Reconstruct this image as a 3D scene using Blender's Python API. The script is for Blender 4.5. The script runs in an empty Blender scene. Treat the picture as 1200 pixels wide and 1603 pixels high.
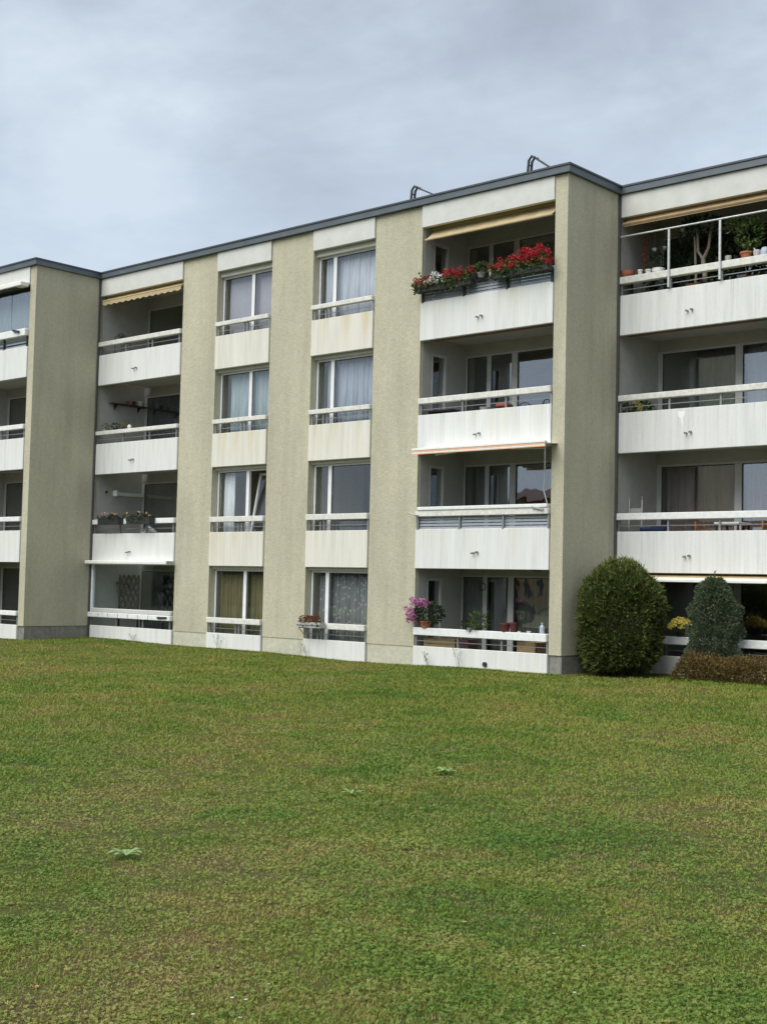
import bpy, math, random
import numpy as np
from mathutils import Vector, Matrix
R = random.Random(11)
NR = np.random.default_rng(5)
scn = bpy.context.scene
col = scn.collection

# ------------------------------------------------------------------ camera
YAW, PITCH, ROLL, FPX = .7302, .0552, .0233, 2040.7
CAM = Vector((13.286, -23.817, 1.871))
cs, sn = math.cos(YAW), math.sin(YAW)
FWD = Vector((-sn*math.cos(PITCH), cs*math.cos(PITCH), math.sin(PITCH)))
r0 = Vector((cs, sn, 0)); u0 = r0.cross(FWD)
RGT = math.cos(ROLL)*r0 + math.sin(ROLL)*u0
UPV = -math.sin(ROLL)*r0 + math.cos(ROLL)*u0
cd = bpy.data.cameras.new('camera'); cam = bpy.data.objects.new('camera', cd); col.objects.link(cam)
cd.sensor_fit = 'VERTICAL'; cd.sensor_height = 36; cd.lens = 36*FPX/1603
cd.clip_start = .1; cd.clip_end = 2000
mw = Matrix((RGT, UPV, -FWD)).transposed().to_4x4(); mw.translation = CAM
cam.matrix_world = mw
scn.camera = cam

def px(u, v, y=None, x=None, z=None):
    """measured point of the photograph -> real place on the plane it stands on"""
    d = FWD + RGT*((u-600)/FPX) - UPV*((v-801.5)/FPX)
    if y is not None: t = (y-CAM.y)/d.y
    elif x is not None: t = (x-CAM.x)/d.x
    else: t = (z-CAM.z)/d.z
    return CAM + d*t

# ------------------------------------------------------------------ sky, sun, exposure
SUN_EL, SUN_AZ = math.radians(48), math.radians(186)     # azimuth measured clockwise from +Y
w = bpy.data.worlds.new('World'); scn.world = w; w.use_nodes = True
nt = w.node_tree; nt.nodes.clear()
def N(t, ty, **k):
    n = t.nodes.new(ty)
    for a, b in k.items(): setattr(n, a, b)
    return n
out = N(nt, 'ShaderNodeOutputWorld'); bg = N(nt, 'ShaderNodeBackground')
sky = N(nt, 'ShaderNodeTexSky', sky_type='NISHITA', sun_disc=False, sun_elevation=SUN_EL, sun_rotation=SUN_AZ)
sky.air_density = 1.2; sky.dust_density = 2.5
tc = N(nt, 'ShaderNodeTexCoord'); sep = N(nt, 'ShaderNodeSeparateXYZ')
nt.links.new(tc.outputs['Generated'], sep.inputs[0])
def M(t, op, a, b=None, c=None):
    n = N(t, 'ShaderNodeMath', operation=op)
    for i, s in enumerate((a, b, c)):
        if s is None: continue
        if isinstance(s, (int, float)): n.inputs[i].default_value = s
        else: t.links.new(s, n.inputs[i])
    return n.outputs[0]
zz = M(nt, 'ADD', M(nt, 'MAXIMUM', sep.outputs['Z'], 0.0), .22)
cx = M(nt, 'DIVIDE', sep.outputs['X'], zz); cy = M(nt, 'DIVIDE', sep.outputs['Y'], zz)
cmb = N(nt, 'ShaderNodeCombineXYZ'); nt.links.new(cx, cmb.inputs[0]); nt.links.new(cy, cmb.inputs[1])
def noise(t, vec, scale, detail=5, rough=.55, dist=0.):
    n = N(t, 'ShaderNodeTexNoise'); n.inputs['Scale'].default_value = scale; n.inputs['Detail'].default_value = detail
    n.inputs['Roughness'].default_value = rough; n.inputs['Distortion'].default_value = dist
    if vec is not None: t.links.new(vec, n.inputs['Vector'])
    return n.outputs['Fac']
def ramp(t, fac, stops, interp='LINEAR'):
    n = N(t, 'ShaderNodeValToRGB'); n.color_ramp.interpolation = interp
    e = n.color_ramp.elements
    while len(e) < len(stops): e.new(.5)
    for i, (p, c) in enumerate(stops):
        e[i].position = p; e[i].color = (c, c, c, 1) if isinstance(c, (int, float)) else (*c, 1)
    t.links.new(fac, n.inputs[0]); return n.outputs['Color']
def mixc(t, fac, a, b, blend='MIX'):
    n = N(t, 'ShaderNodeMix', data_type='RGBA', blend_type=blend)
    for s, k in ((fac, 0), (a, 6), (b, 7)):
        if isinstance(s, (int, float)): n.inputs[k].default_value = s
        elif isinstance(s, tuple): n.inputs[k].default_value = (*s, 1)
        else: t.links.new(s, n.inputs[k])
    return n.outputs[2]
n1 = noise(nt, cmb.outputs[0], 1.5, 7, .55, .35); n2 = noise(nt, cmb.outputs[0], 4.5, 6, .6, .4)
nn = M(nt, 'ADD', M(nt, 'MULTIPLY', n1, .78), M(nt, 'MULTIPLY', n2, .22))
cl = ramp(nt, nn, [(.36, (.155, .174, .212)), (.45, (.205, .232, .276)), (.53, (.258, .294, .340)), (.62, (.330, .365, .408))])
lowsky = ramp(nt, sep.outputs['Z'], [(0., .9), (.20, .72), (.46, .0)])     # thinner, paler cloud towards the horizon
cl = mixc(nt, lowsky, cl, (.272, .322, .378))
sc = N(nt, 'ShaderNodeMix', data_type='RGBA', blend_type='MIX'); sc.inputs[0].default_value = .93
skm = mixc(nt, 1.0, sky.outputs[0], (.06, .06, .06), 'MULTIPLY')
nt.links.new(skm, sc.inputs[6]); nt.links.new(cl, sc.inputs[7])
nt.links.new(sc.outputs[2], bg.inputs[0]); bg.inputs[1].default_value = 1.0
nt.links.new(bg.outputs[0], out.inputs[0])
sl = bpy.data.lights.new('sun', 'SUN'); sl.energy = 1.5; sl.angle = math.radians(55); sl.color = (1, .975, .93)
so = bpy.data.objects.new('sun', sl); col.objects.link(so)
sd = Vector((math.sin(SUN_AZ)*math.cos(SUN_EL), math.cos(SUN_AZ)*math.cos(SUN_EL), math.sin(SUN_EL)))
so.rotation_euler = sd.to_track_quat('Z', 'Y').to_euler(); so.location = (0, -20, 40)
scn.view_settings.view_transform = 'Standard'; scn.view_settings.look = 'None'
scn.view_settings.gamma = 1; scn.view_settings.exposure = 1.2; scn.view_settings.use_curve_mapping = False
scn.render.engine = 'CYCLES'
scn.cycles.max_bounces = 5; scn.cycles.transparent_max_bounces = 12; scn.cycles.sample_clamp_indirect = 6

# ------------------------------------------------------------------ materials
MAT = {}
def new(name):
    m = bpy.data.materials.new(name); m.use_nodes = True; t = m.node_tree
    MAT[name] = m; return m, t, t.nodes['Principled BSDF'], t.nodes['Material Output']
def coords(t, sx=1, sy=1, sz=1, kind='Object'):
    c = N(t, 'ShaderNodeTexCoord'); m = N(t, 'ShaderNodeMapping'); m.inputs['Scale'].default_value = (sx, sy, sz)
    t.links.new(c.outputs[kind], m.inputs[0]); return m.outputs[0]
def bump(t, b, h, strength=.5, dist=.01):
    n = N(t, 'ShaderNodeBump'); n.inputs['Strength'].default_value = strength; n.inputs['Distance'].default_value = dist
    t.links.new(h, n.inputs['Height']); t.links.new(n.outputs[0], b.inputs['Normal'])
def plain(name, c, rough=.6, metal=0., var=.18, scale=14, bmp=.0, c2=None):
    m, t, b, o = new(name)
    f = noise(t, coords(t), scale, 4, .6)
    lo = tuple(x*(1-var) for x in c); hi = c2 or tuple(min(1, x*(1+var)) for x in c)
    t.links.new(ramp(t, f, [(.3, lo), (.7, hi)]), b.inputs['Base Color'])
    b.inputs['Roughness'].default_value = rough; b.inputs['Metallic'].default_value = metal
    if bmp: bump(t, b, f, bmp, .01)
    return m
def render_coat(name, c, dirt):
    m, t, b, o = new(name)
    big = noise(t, coords(t, .5, .5, .22), 1.6, 5, .6)
    mid = noise(t, coords(t), 9, 4, .65); fine = noise(t, coords(t), 30, 5, .75)
    base = ramp(t, big, [(.3, tuple(x*.88 for x in c)), (.7, tuple(x*1.05 for x in c))])
    base = mixc(t, .35, base, ramp(t, mid, [(.3, .68), (.7, 1.0)]), 'MULTIPLY')
    base = mixc(t, .55, base, ramp(t, fine, [(.32, .55), (.60, 1.0)]), 'MULTIPLY')
    streak = ramp(t, noise(t, coords(t, 1.6, 1.6, .12), 1.5, 5, .65), [(.48, 0.), (.78, dirt)])
    base = mixc(t, streak, base, (.24, .225, .16))
    t.links.new(base, b.inputs['Base Color']); b.inputs['Roughness'].default_value = .95
    bump(t, b, fine, .9, .02)
render_coat('roughcast', (.595, .565, .415), .32)
render_coat('roughcast_end', (.58, .552, .41), .45)
plain('plinth', (.50, .49, .385), .9, var=.14, scale=9, bmp=.25)
plain('plinth_grey', (.22, .215, .19), .9, var=.25, scale=7, bmp=.3)
def panel_mat(name, c, stain, stain_c):
    m, t, b, o = new(name)
    wx = coords(t); s = N(t, 'ShaderNodeSeparateXYZ'); t.links.new(wx, s.inputs[0])
    oi = N(t, 'ShaderNodeObjectInfo')
    rnd = M(t, 'MULTIPLY', oi.outputs['Random'], 37.)
    def shifted(sx, sz):
        cb = N(t, 'ShaderNodeCombineXYZ')
        t.links.new(M(t, 'ADD', M(t, 'MULTIPLY', s.outputs['X'], sx), rnd), cb.inputs[0])
        t.links.new(M(t, 'MULTIPLY', s.outputs['Z'], sz), cb.inputs[2]); t.links.new(rnd, cb.inputs[1]); return cb.outputs[0]
    fr = M(t, 'FRACT', M(t, 'MULTIPLY', s.outputs['X'], 1/.105))
    bid = M(t, 'FLOOR', M(t, 'MULTIPLY', s.outputs['X'], 1/.105))
    wn = N(t, 'ShaderNodeTexWhiteNoise', noise_dimensions='1D'); t.links.new(bid, wn.inputs['W'])
    groove = ramp(t, fr, [(0., 0.), (.07, 1.), (.93, 1.), (1., 0.)])
    streak = noise(t, shifted(7., .55), 1., 6, .65)
    col_ = ramp(t, streak, [(.28, tuple(x*.86 for x in c)), (.52, c), (.75, tuple(min(.9, x*1.06) for x in c))])
    col_ = mixc(t, .5, col_, ramp(t, wn.outputs[0], [(0., .94), (1., 1.)]), 'MULTIPLY')
    col_ = mixc(t, .16, col_, ramp(t, fr, [(0., .6), (.08, 1.), (.92, 1.), (1., .6)]), 'MULTIPLY')
    gz = N(t, 'ShaderNodeTexCoord'); g = N(t, 'ShaderNodeSeparateXYZ'); t.links.new(gz.outputs['Generated'], g.inputs[0])
    sm = M(t, 'MULTIPLY', ramp(t, noise(t, shifted(2.6, .12), 1.3, 5, .6), [(.45, 0.), (.72, 1.)]), ramp(t, g.outputs['Z'], [(.05, .15), (1., 1.)]))
    sm = M(t, 'MULTIPLY', M(t, 'MULTIPLY', sm, stain), M(t, 'ADD', oi.outputs['Random'], .35))
    col_ = mixc(t, sm, col_, stain_c)
    drip = ramp(t, noise(t, shifted(16., .3), 1., 3, .6), [(.60, 0.), (.78, .5)])
    col_ = mixc(t, M(t, 'MULTIPLY', drip, ramp(t, g.outputs['Z'], [(.3, .0), (1., 1.)])), col_, (.30, .29, .25))
    speck = ramp(t, noise(t, coords(t, 1, 1, 1), 60, 3, .7), [(.3, .8), (.55, 1.)])
    col_ = mixc(t, .5, col_, speck, 'MULTIPLY')
    t.links.new(col_, b.inputs['Base Color']); b.inputs['Roughness'].default_value = .85
    h = M(t, 'ADD', M(t, 'ADD', groove, M(t, 'MULTIPLY', wn.outputs[0], .5)), M(t, 'MULTIPLY', noise(t, coords(t), 55, 3, .6), .3))
    bump(t, b, h, .32, .005)
panel_mat('panel_white', (.73, .74, .715), .42, (.60, .56, .42))
panel_mat('panel_cream', (.72, .705, .625), .75, (.60, .48, .27))
plain('fascia', (.60, .605, .565), .8, var=.07, scale=3, bmp=.05)
plain('rail_concrete', (.66, .655, .60), .9, var=.16, scale=11, bmp=.3)
plain('rail_white', (.74, .75, .73), .7, var=.1, scale=9, bmp=.1)
plain('coping', (.115, .135, .15), .45, .35, var=.12, scale=2)
plain('coping_top', (.075, .085, .095), .45, .35, var=.12, scale=2)
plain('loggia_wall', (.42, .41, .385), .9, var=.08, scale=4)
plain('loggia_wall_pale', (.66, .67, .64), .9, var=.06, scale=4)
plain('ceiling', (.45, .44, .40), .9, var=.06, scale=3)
plain('frame_white', (.78, .79, .80), .45, var=.06, scale=6)
plain('frame_grey', (.55, .555, .53), .5, var=.06, scale=6)
plain('shutter_box', (.58, .575, .52), .7, var=.08, scale=5)
plain('steel', (.30, .31, .31), .45, .6, var=.2, scale=20)
plain('galvanised', (.52, .53, .53), .45, .5, var=.2, scale=20)
plain('dark_metal', (.035, .035, .04), .5, .3, var=.3, scale=20)
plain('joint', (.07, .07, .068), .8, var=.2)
plain('slat_grey', (.27, .30, .33), .5, .1, var=.15)
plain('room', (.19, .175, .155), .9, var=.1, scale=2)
plain('awning_tan', (.45, .36, .20), .85, var=.10, scale=6)
plain('awning_tan_shaded', (.33, .235, .125), .85, var=.12, scale=6)  # tan awning cloth with the shade of its bay mixed into the colour
plain('awning_brown', (.19, .10, .055), .7, var=.15, scale=6)
plain('awning_peach', (.75, .42, .26), .85, var=.08, scale=6)
plain('awning_white', (.80, .79, .75), .6, var=.06, scale=6)
plain('terracotta', (.36, .13, .065), .85, var=.2, scale=20)
plain('pot_red', (.10, .022, .018), .6, var=.2, scale=20)
plain('pot_white', (.74, .74, .72), .5, var=.08, scale=20)
plain('pot_dark', (.028, .026, .026), .6, var=.3, scale=20)
plain('pot_grey', (.42, .42, .40), .7, var=.15, scale=20)
plain('pot_dusty', (.20, .195, .18), .8, var=.2, scale=20)
plain('pot_blue', (.42, .47, .56), .5, var=.1, scale=20)
plain('soil', (.06, .04, .028), .95, var=.4, scale=40, bmp=.6)
plain('wood_tan', (.42, .31, .15), .7, var=.22, scale=9)
plain('wood_orange', (.34, .15, .055), .6, var=.2, scale=9)
plain('wood_dark', (.075, .035, .025), .7, var=.3, scale=9)
plain('wood_plum', (.15, .065, .07), .7, var=.25, scale=9)
plain('trellis', (.03, .024, .018), .8, var=.3, scale=12)
plain('bag_white', (.60, .60, .63), .7, var=.12, scale=9)
plain('cloth_blue', (.04, .06, .14), .8, var=.35, scale=18)
plain('cloth_red', (.33, .07, .06), .8, var=.2, scale=18)
plain('plastic_grey', (.36, .37, .36), .5, var=.1)
plain('bark', (.11, .075, .05), .95, var=.4, scale=25, bmp=.8)
plain('bark_pale', (.28, .235, .18), .9, var=.25, scale=25, bmp=.4)
plain('blind_lilac', (.33, .32, .355), .95, var=.04, scale=2)
plain('tan_house', (.46, .32, .16), .9, var=.12, scale=1)
plain('house_roof', (.14, .08, .06), .9, var=.2, scale=2)
plain('roof_gravel', (.24, .235, .22), .95, var=.3, scale=30, bmp=.5)
plain('dropping', (.86, .86, .84), .8, var=.03)
plain('paper', (.85, .85, .83), .8, var=.03)
plain('dead_leaf', (.42, .28, .10), .8, var=.3, scale=60)
plain('dead_leaf_yellow', (.62, .50, .16), .8, var=.2, scale=60)
# window glass: real pane, part mirror, part see-through
def glass(name, base, tint):
    m, t, b, o = new(name); t.nodes.remove(b)
    tr = N(t, 'ShaderNodeBsdfTransparent'); tr.inputs[0].default_value = (*tint, 1)
    gl = N(t, 'ShaderNodeBsdfGlossy'); gl.inputs['Roughness'].default_value = .012; gl.inputs[0].default_value = (.93, .95, 1, 1)
    ge = N(t, 'ShaderNodeNewGeometry'); dt = N(t, 'ShaderNodeVectorMath', operation='DOT_PRODUCT')
    t.links.new(ge.outputs['Normal'], dt.inputs[0]); t.links.new(ge.outputs['Incoming'], dt.inputs[1])
    sch = M(t, 'ADD', M(t, 'MULTIPLY', M(t, 'POWER', M(t, 'SUBTRACT', 1.0, M(t, 'ABSOLUTE', dt.outputs['Value'])), 5.0), .9), .04)   # thin-pane reflectance, same from both sides
    wv = noise(t, coords(t), 1.3, 2, .5); bp = N(t, 'ShaderNodeBump'); bp.inputs['Strength'].default_value = .25; bp.inputs['Distance'].default_value = .01
    t.links.new(wv, bp.inputs['Height']); t.links.new(bp.outputs[0], gl.inputs['Normal'])
    mx = N(t, 'ShaderNodeMixShader'); t.links.new(M(t, 'ADD', sch, base), mx.inputs[0])
    t.links.new(tr.outputs[0], mx.inputs[1]); t.links.new(gl.outputs[0], mx.inputs[2]); t.links.new(mx.outputs[0], o.inputs[0])
glass('glass', .13, (.93, .955, .95)); glass('glass_window', .035, (.97, .98, .98)); glass('glass_clear', .015, (.95, .975, .97))
def cloth(name, c, pattern=None):
    m, t, b, o = new(name)
    f = noise(t, coords(t, 6, 6, .5), 2.5, 4, .6)
    cc = ramp(t, f, [(.3, tuple(x*.72 for x in c)), (.7, tuple(min(1, x*1.1) for x in c))])
    if pattern:
        v = N(t, 'ShaderNodeTexVoronoi'); v.inputs['Scale'].default_value = 11; t.links.new(coords(t, 1, 1, .8), v.inputs['Vector'])
        cc = mixc(t, ramp(t, v.outputs['Distance'], [(.22, .7), (.34, 0.)]), cc, pattern)
    t.links.new(cc, b.inputs['Base Color']); b.inputs['Roughness'].default_value = .95
cloth('curtain_pale', (.54, .565, .62)); cloth('curtain_teal', (.36, .43, .44)); cloth('curtain_blue', (.37, .41, .475))
cloth('curtain_lilac', (.44, .42, .47)); cloth('curtain_olive', (.17, .155, .072)); cloth('curtain_lace', (.20, .215, .215), (.46, .48, .48))
cloth('curtain_mauve', (.40, .27, .26)); cloth('curtain_grey', (.24, .25, .245)); cloth('curtain_dark', (.09, .095, .10))
cloth('curtain_white', (.78, .80, .80)); cloth('shade_backing', (.035, .035, .03)); cloth('pane_brightener', (.30, .34, .36))  # last two are added sheets: dark for shade, pale for brighter panes
# leaves: colour varies from leaf to leaf (attribute "hue")
def leafmat(name, a, b_, c_=None, rough=.55, trans=.25):
    m, t, b, o = new(name)
    at = N(t, 'ShaderNodeAttribute', attribute_name='hue')
    st = [(0., a), (.7, b_)] + ([(1., c_)] if c_ else [])
    t.links.new(ramp(t, at.outputs['Fac'], st), b.inputs['Base Color'])
    b.inputs['Roughness'].default_value = rough
    b.inputs['Specular IOR Level'].default_value = .3
    if trans:
        td = N(t, 'ShaderNodeBsdfTranslucent'); t.links.new(ramp(t, at.outputs['Fac'], st), td.inputs[0])
        mx = N(t, 'ShaderNodeMixShader'); mx.inputs[0].default_value = trans
        t.links.new(b.outputs[0], mx.inputs[1]); t.links.new(td.outputs[0], mx.inputs[2]); t.links.new(mx.outputs[0], o.inputs[0])
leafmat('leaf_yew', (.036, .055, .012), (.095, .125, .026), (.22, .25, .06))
leafmat('leaf_cypress', (.062, .090, .050), (.115, .155, .085), (.20, .235, .13))
leafmat('leaf_barberry', (.11, .055, .022), (.19, .12, .04), (.15, .21, .045))
leafmat('leaf_green', (.040, .075, .020), (.08, .13, .035), (.16, .19, .06))
leafmat('leaf_dark', (.018, .036, .014), (.035, .062, .022))
leafmat('leaf_dry', (.13, .10, .035), (.20, .17, .07), (.11, .13, .04))
leafmat('petal_red', (.26, .006, .014), (.50, .016, .032), (.66, .08, .10), trans=.15)
leafmat('petal_white', (.80, .80, .80), (.88, .88, .86), trans=.1)
leafmat('petal_pink', (.38, .09, .26), (.58, .22, .44), (.76, .50, .66), trans=.15)
leafmat('petal_yellow', (.84, .68, .08), (.92, .80, .18), (.93, .88, .45), trans=.1)
leafmat('petal_mixed', (.62, .20, .16), (.70, .58, .20), (.80, .78, .72), trans=.1)
leafmat('leaf_reddish', (.16, .045, .03), (.25, .085, .045), (.13, .10, .04))
leafmat('weed', (.19, .33, .08), (.34, .47, .18))
# lawn: one colour map in world space for soil, blades and clover
def lawn_colour(t, blade):
    g = N(t, 'ShaderNodeNewGeometry'); mp = N(t, 'ShaderNodeMapping'); mp.inputs['Scale'].default_value = (1, 1, 0)
    t.links.new(g.outputs['Position'], mp.inputs[0]); v = mp.outputs[0]
    a = noise(t, v, .30, 4, .6, .3); b2 = noise(t, v, 1.1, 5, .65, .4); c = noise(t, v, 5., 4, .65)
    k = M(t, 'ADD', M(t, 'ADD', M(t, 'MULTIPLY', a, .45), M(t, 'MULTIPLY', b2, .40)), M(t, 'MULTIPLY', c, .15))
    k = M(t, 'ADD', M(t, 'MULTIPLY', M(t, 'SUBTRACT', k, .5), 1.75), .485)
    if blade:
        at = N(t, 'ShaderNodeAttribute', attribute_name='hue'); oi = N(t, 'ShaderNodeObjectInfo')
        k = M(t, 'ADD', k, M(t, 'MULTIPLY', M(t, 'SUBTRACT', at.outputs['Fac'], .5), .22))
        k = M(t, 'ADD', k, M(t, 'MULTIPLY', M(t, 'SUBTRACT', oi.outputs['Random'], .5), .17))
    return k, v
def lawn_mat(name, stops, blade, trans=.3):
    m, t, b, o = new(name)
    k, v = lawn_colour(t, blade); cc = ramp(t, k, stops)
    t.links.new(cc, b.inputs['Base Color']); b.inputs['Roughness'].default_value = .6 if blade else .95
    b.inputs['Specular IOR Level'].default_value = .25
    if blade:
        td = N(t, 'ShaderNodeBsdfTranslucent'); t.links.new(cc, td.inputs[0])
        mx = N(t, 'ShaderNodeMixShader'); mx.inputs[0].default_value = trans
        t.links.new(b.outputs[0], mx.inputs[1]); t.links.new(td.outputs[0], mx.inputs[2]); t.links.new(mx.outputs[0], o.inputs[0])
    else: bump(t, b, noise(t, v, 60, 4, .7), 1., .02)
lawn_mat('lawn_soil', [(.34, (.070, .090, .018)), (.50, (.100, .102, .026)), (.64, (.115, .090, .036)), (.76, (.085, .064, .03))], False)
lawn_mat('lawn_blade', [(.22, (.096, .192, .019)), (.40, (.186, .266, .036)), (.54, (.282, .296, .056)), (.68, (.365, .292, .098)), (.82, (.30, .18, .088))], True)
lawn_mat('lawn_clover', [(.22, (.090, .198, .032)), (.42, (.182, .278, .050)), (.58, (.280, .318, .074)), (.76, (.40, .35, .13))], True)
lawn_mat('lawn_straw', [(.30, (.32, .27, .105)), (.55, (.47, .36, .16)), (.8, (.36, .21, .105))], True, .1)

# ------------------------------------------------------------------ mesh helpers
BOXF = [(0, 3, 2, 1), (4, 5, 6, 7), (0, 1, 5, 4), (1, 2, 6, 5), (2, 3, 7, 6), (3, 0, 4, 7)]
class MB:
    def __init__(s): s.v = []; s.f = []; s.h = []
    def add(s, vs, fs, hue=.5):
        o = len(s.v); s.v += [tuple(p) for p in vs]; s.f += [tuple(i+o for i in f) for f in fs]; s.h += [hue]*len(vs); return s
    def box(s, x0, x1, y0, y1, z0, z1):
        return s.add([(x0, y0, z0), (x1, y0, z0), (x1, y1, z0), (x0, y1, z0), (x0, y0, z1), (x1, y0, z1), (x1, y1, z1), (x0, y1, z1)], BOXF)
    def bar(s, a, b, wd, hg=None, up=(0, 0, 1)):
        a = Vector(a); b = Vector(b); d = (b-a).normalized(); u = Vector(up)
        if abs(d.dot(u)) > .98: u = Vector((0, 1, 0))
        sx = d.cross(u).normalized(); u = sx.cross(d); hg = hg or wd
        vs = [p + sx*(i*wd/2) + u*(j*hg/2) for p in (a, b) for i, j in ((-1, -1), (1, -1), (1, 1), (-1, 1))]
        return s.add(vs, BOXF)
    def tube(s, pts, rad, n=8):
        pts = [Vector(p) for p in pts]; rad = rad if isinstance(rad, (list, tuple)) else [rad]*len(pts)
        vs = []; fs = []
        for i, p in enumerate(pts):
            d = (pts[min(i+1, len(pts)-1)]-pts[max(i-1, 0)]).normalized()
            u = Vector((0, 0, 1)) if abs(d.z) < .95 else Vector((0, 1, 0))
            a = d.cross(u).normalized(); b = d.cross(a)
            vs += [p + (a*math.cos(k*2*math.pi/n) + b*math.sin(k*2*math.pi/n))*rad[i] for k in range(n)]
        for i in range(len(pts)-1):
            for k in range(n): fs.append((i*n+k, i*n+(k+1) % n, (i+1)*n+(k+1) % n, (i+1)*n+k))
        fs.append(tuple(range(n))[::-1]); fs.append(tuple(range((len(pts)-1)*n, len(pts)*n)))
        return s.add(vs, fs)
    def lathe(s, prof, n=16, c=(0, 0, 0)):
        vs = []; fs = []
        for r, z in prof: vs += [(c[0]+r*math.cos(k*2*math.pi/n), c[1]+r*math.sin(k*2*math.pi/n), c[2]+z) for k in range(n)]
        for i in range(len(prof)-1):
            for k in range(n): fs.append((i*n+k, i*n+(k+1) % n, (i+1)*n+(k+1) % n, (i+1)*n+k))
        fs.append(tuple(range(n))[::-1]); fs.append(tuple(range((len(prof)-1)*n, len(prof)*n)))
        return s.add(vs, fs)
    def leaf(s, p, d, ln, wd, hue, nrm=None):
        """a small folded leaf of two facets"""
        p = Vector(p); d = Vector(d).normalized(); nr = Vector(nrm) if nrm else Vector((R.gauss(0, 1), R.gauss(0, 1), R.gauss(0, 1)))
        sx = d.cross(nr)
        if sx.length < 1e-3: sx = d.cross(Vector((.3, .5, .8)))
        sx.normalize(); n = sx.cross(d)
        m = p + d*ln*.5
        return s.add([p, m+sx*wd*.5+n*wd*.15, p+d*ln-n*ln*.12, m-sx*wd*.5+n*wd*.15], [(0, 1, 2), (0, 2, 3)], hue)
    def build(s, name, mat, parent=None, loc=None, bevel=0, smooth=False, kind=None):
        me = bpy.data.meshes.new(name); me.from_pydata(s.v, [], s.f)
        if len(set(s.h)) > 1:
            a = me.attributes.new('hue', 'FLOAT', 'POINT'); a.data.foreach_set('value', s.h)
        me.materials.append(MAT[mat]); 
        if smooth: me.polygons.foreach_set('use_smooth', [True]*len(me.polygons))
        me.update(); o = bpy.data.objects.new(name, me); col.objects.link(o)
        if parent:
            o.parent = parent; o.matrix_parent_inverse = PINV.get(parent.name, Matrix.Identity(4))
        if loc: o.location = loc
        if bevel:
            b = o.modifiers.new('bevel', 'BEVEL'); b.width = bevel; b.segments = 1; b.limit_method = 'ANGLE'
        if kind: o['kind'] = kind
        return o
PINV = {}
def tag(o, label, cat, group=None):
    o['label'] = label; o['category'] = cat
    if group: o['group'] = group
    return o
def thing(name, label, cat, loc, group=None):
    o = bpy.data.objects.new(name, None); col.objects.link(o); o.location = loc; o.empty_display_size = .2
    return tag(o, label, cat, group)
def bx(name, mat, parent, x0, x1, y0, y1, z0, z1, bevel=0, **k):
    return MB().box(x0, x1, y0, y1, z0, z1).build(name, mat, parent, bevel=bevel, **k)

# ------------------------------------------------------------------ ground
NX = 60
gm = MB()
def gz(x, y):
    return -.03 + .035*math.sin(x*.31+1.)*math.cos(y*.27) + .02*math.sin(x*.9+y*.7) if -60 < x < 60 and -60 < y < 60 else -.03
gxs = [-700, -300, -120, -70] + [-50+i*1.25 for i in range(81)] + [70, 120, 300, 700]
gys = [-700, -300, -120, -70] + [-50+i*1.25 for i in range(49)] + [30, 60, 120, 300, 700]
gv = [(x, y, gz(x, y)) for y in gys for x in gxs]; nx = len(gxs)
gf = [(j*nx+i, j*nx+i+1, (j+1)*nx+i+1, (j+1)*nx+i) for j in range(len(gys)-1) for i in range(nx-1)]
gm.add(gv, gf); gnd = gm.build('ground', 'lawn_soil', smooth=True); gnd['kind'] = 'structure'

# ------------------------------------------------------------------ the building
Y1, Y2, Y3 = -2.317, 0., 2.159
BX = dict(B1=(-19.993, -16.036), W1=(-14.541, -12.3195), W2=(-10.742, -8.545), B2=(-7.0125, -3.127), R3=(-2.789, 1.117), L1=(-24.2, -20.30))
T = {1: .42, 2: 3.2, 3: 5.95, 4: 8.7, 5: 11.45}
PH = .9376
FB, FT, CT = 10.543, 11.09, 11.283
DEP = 1.87
b = thing('apartment_building', 'long cream and white four-storey apartment block with stepped flat roof', 'building', (-11., 0., 0.))
bpy.context.view_layer.update()
PINV[b.name] = Matrix.Translation((11., 0., 0.))
BLD = b

def pier(x0, x1, yf, y1, mat='roughcast', plinth='plinth', extra=None):
    m = MB().box(x0, x1, yf+.05, y1, .40, 11.085)
    if extra: extra(m)
    p = m.build('pier', mat, BLD)
    MB().box(x0+.012, x1-.012, yf+.066, y1-.01, -.35, .398).build('plinth', plinth, p)
    return p
# piers of the middle section
pier(-16.036, -14.541, Y2, 2.2)
pier(-12.3195, -10.742, Y2, 2.2)
# pier beside the right balconies: its side wall has a narrow glazed door on every floor
m = MB().box(-8.545, -7.0125, .05, .48, .40, 11.085); m.box(-7.25, -7.0125, 1.07, 2.2, -.3, 11.085)
for i in (1, 2, 3, 4):
    zt = T[i+1]-PH-.22
    m.box(-7.25, -7.0125, .48, 1.07, zt, (T[i+2-1]-.55) if i < 4 else 11.085)
p = m.build('pier', 'roughcast', BLD)
MB().box(-8.533, -7.0245, .066, .47, -.35, .398).build('plinth', 'plinth', p)
# end walls of the two steps, and outer ends
def endwall(x0, x1, yf, yb):
    m = MB().box(x0, x1, yf+.05, yb, .40, 11.085)
    p = m.build('end_wall', 'roughcast_end', BLD)
    MB().box(x0+.012, x1-.012, yf+.066, yb-.01, -.35, .398).build('plinth', 'plinth_grey', p)
    # smooth rendered corner strip facing the lawn
    MB().box(x0+.004, x1-.001, yf+.03, yf+.048, .40, 11.08).build('corner_strip', 'roughcast', p)
endwall(-20.30, -19.993, Y1, 7.5); endwall(-3.127, -2.789, Y2, 9.0)
pier(1.117, 3.2, Y3, 9.5); pier(-27., -24.2, Y1, 4.)
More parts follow.
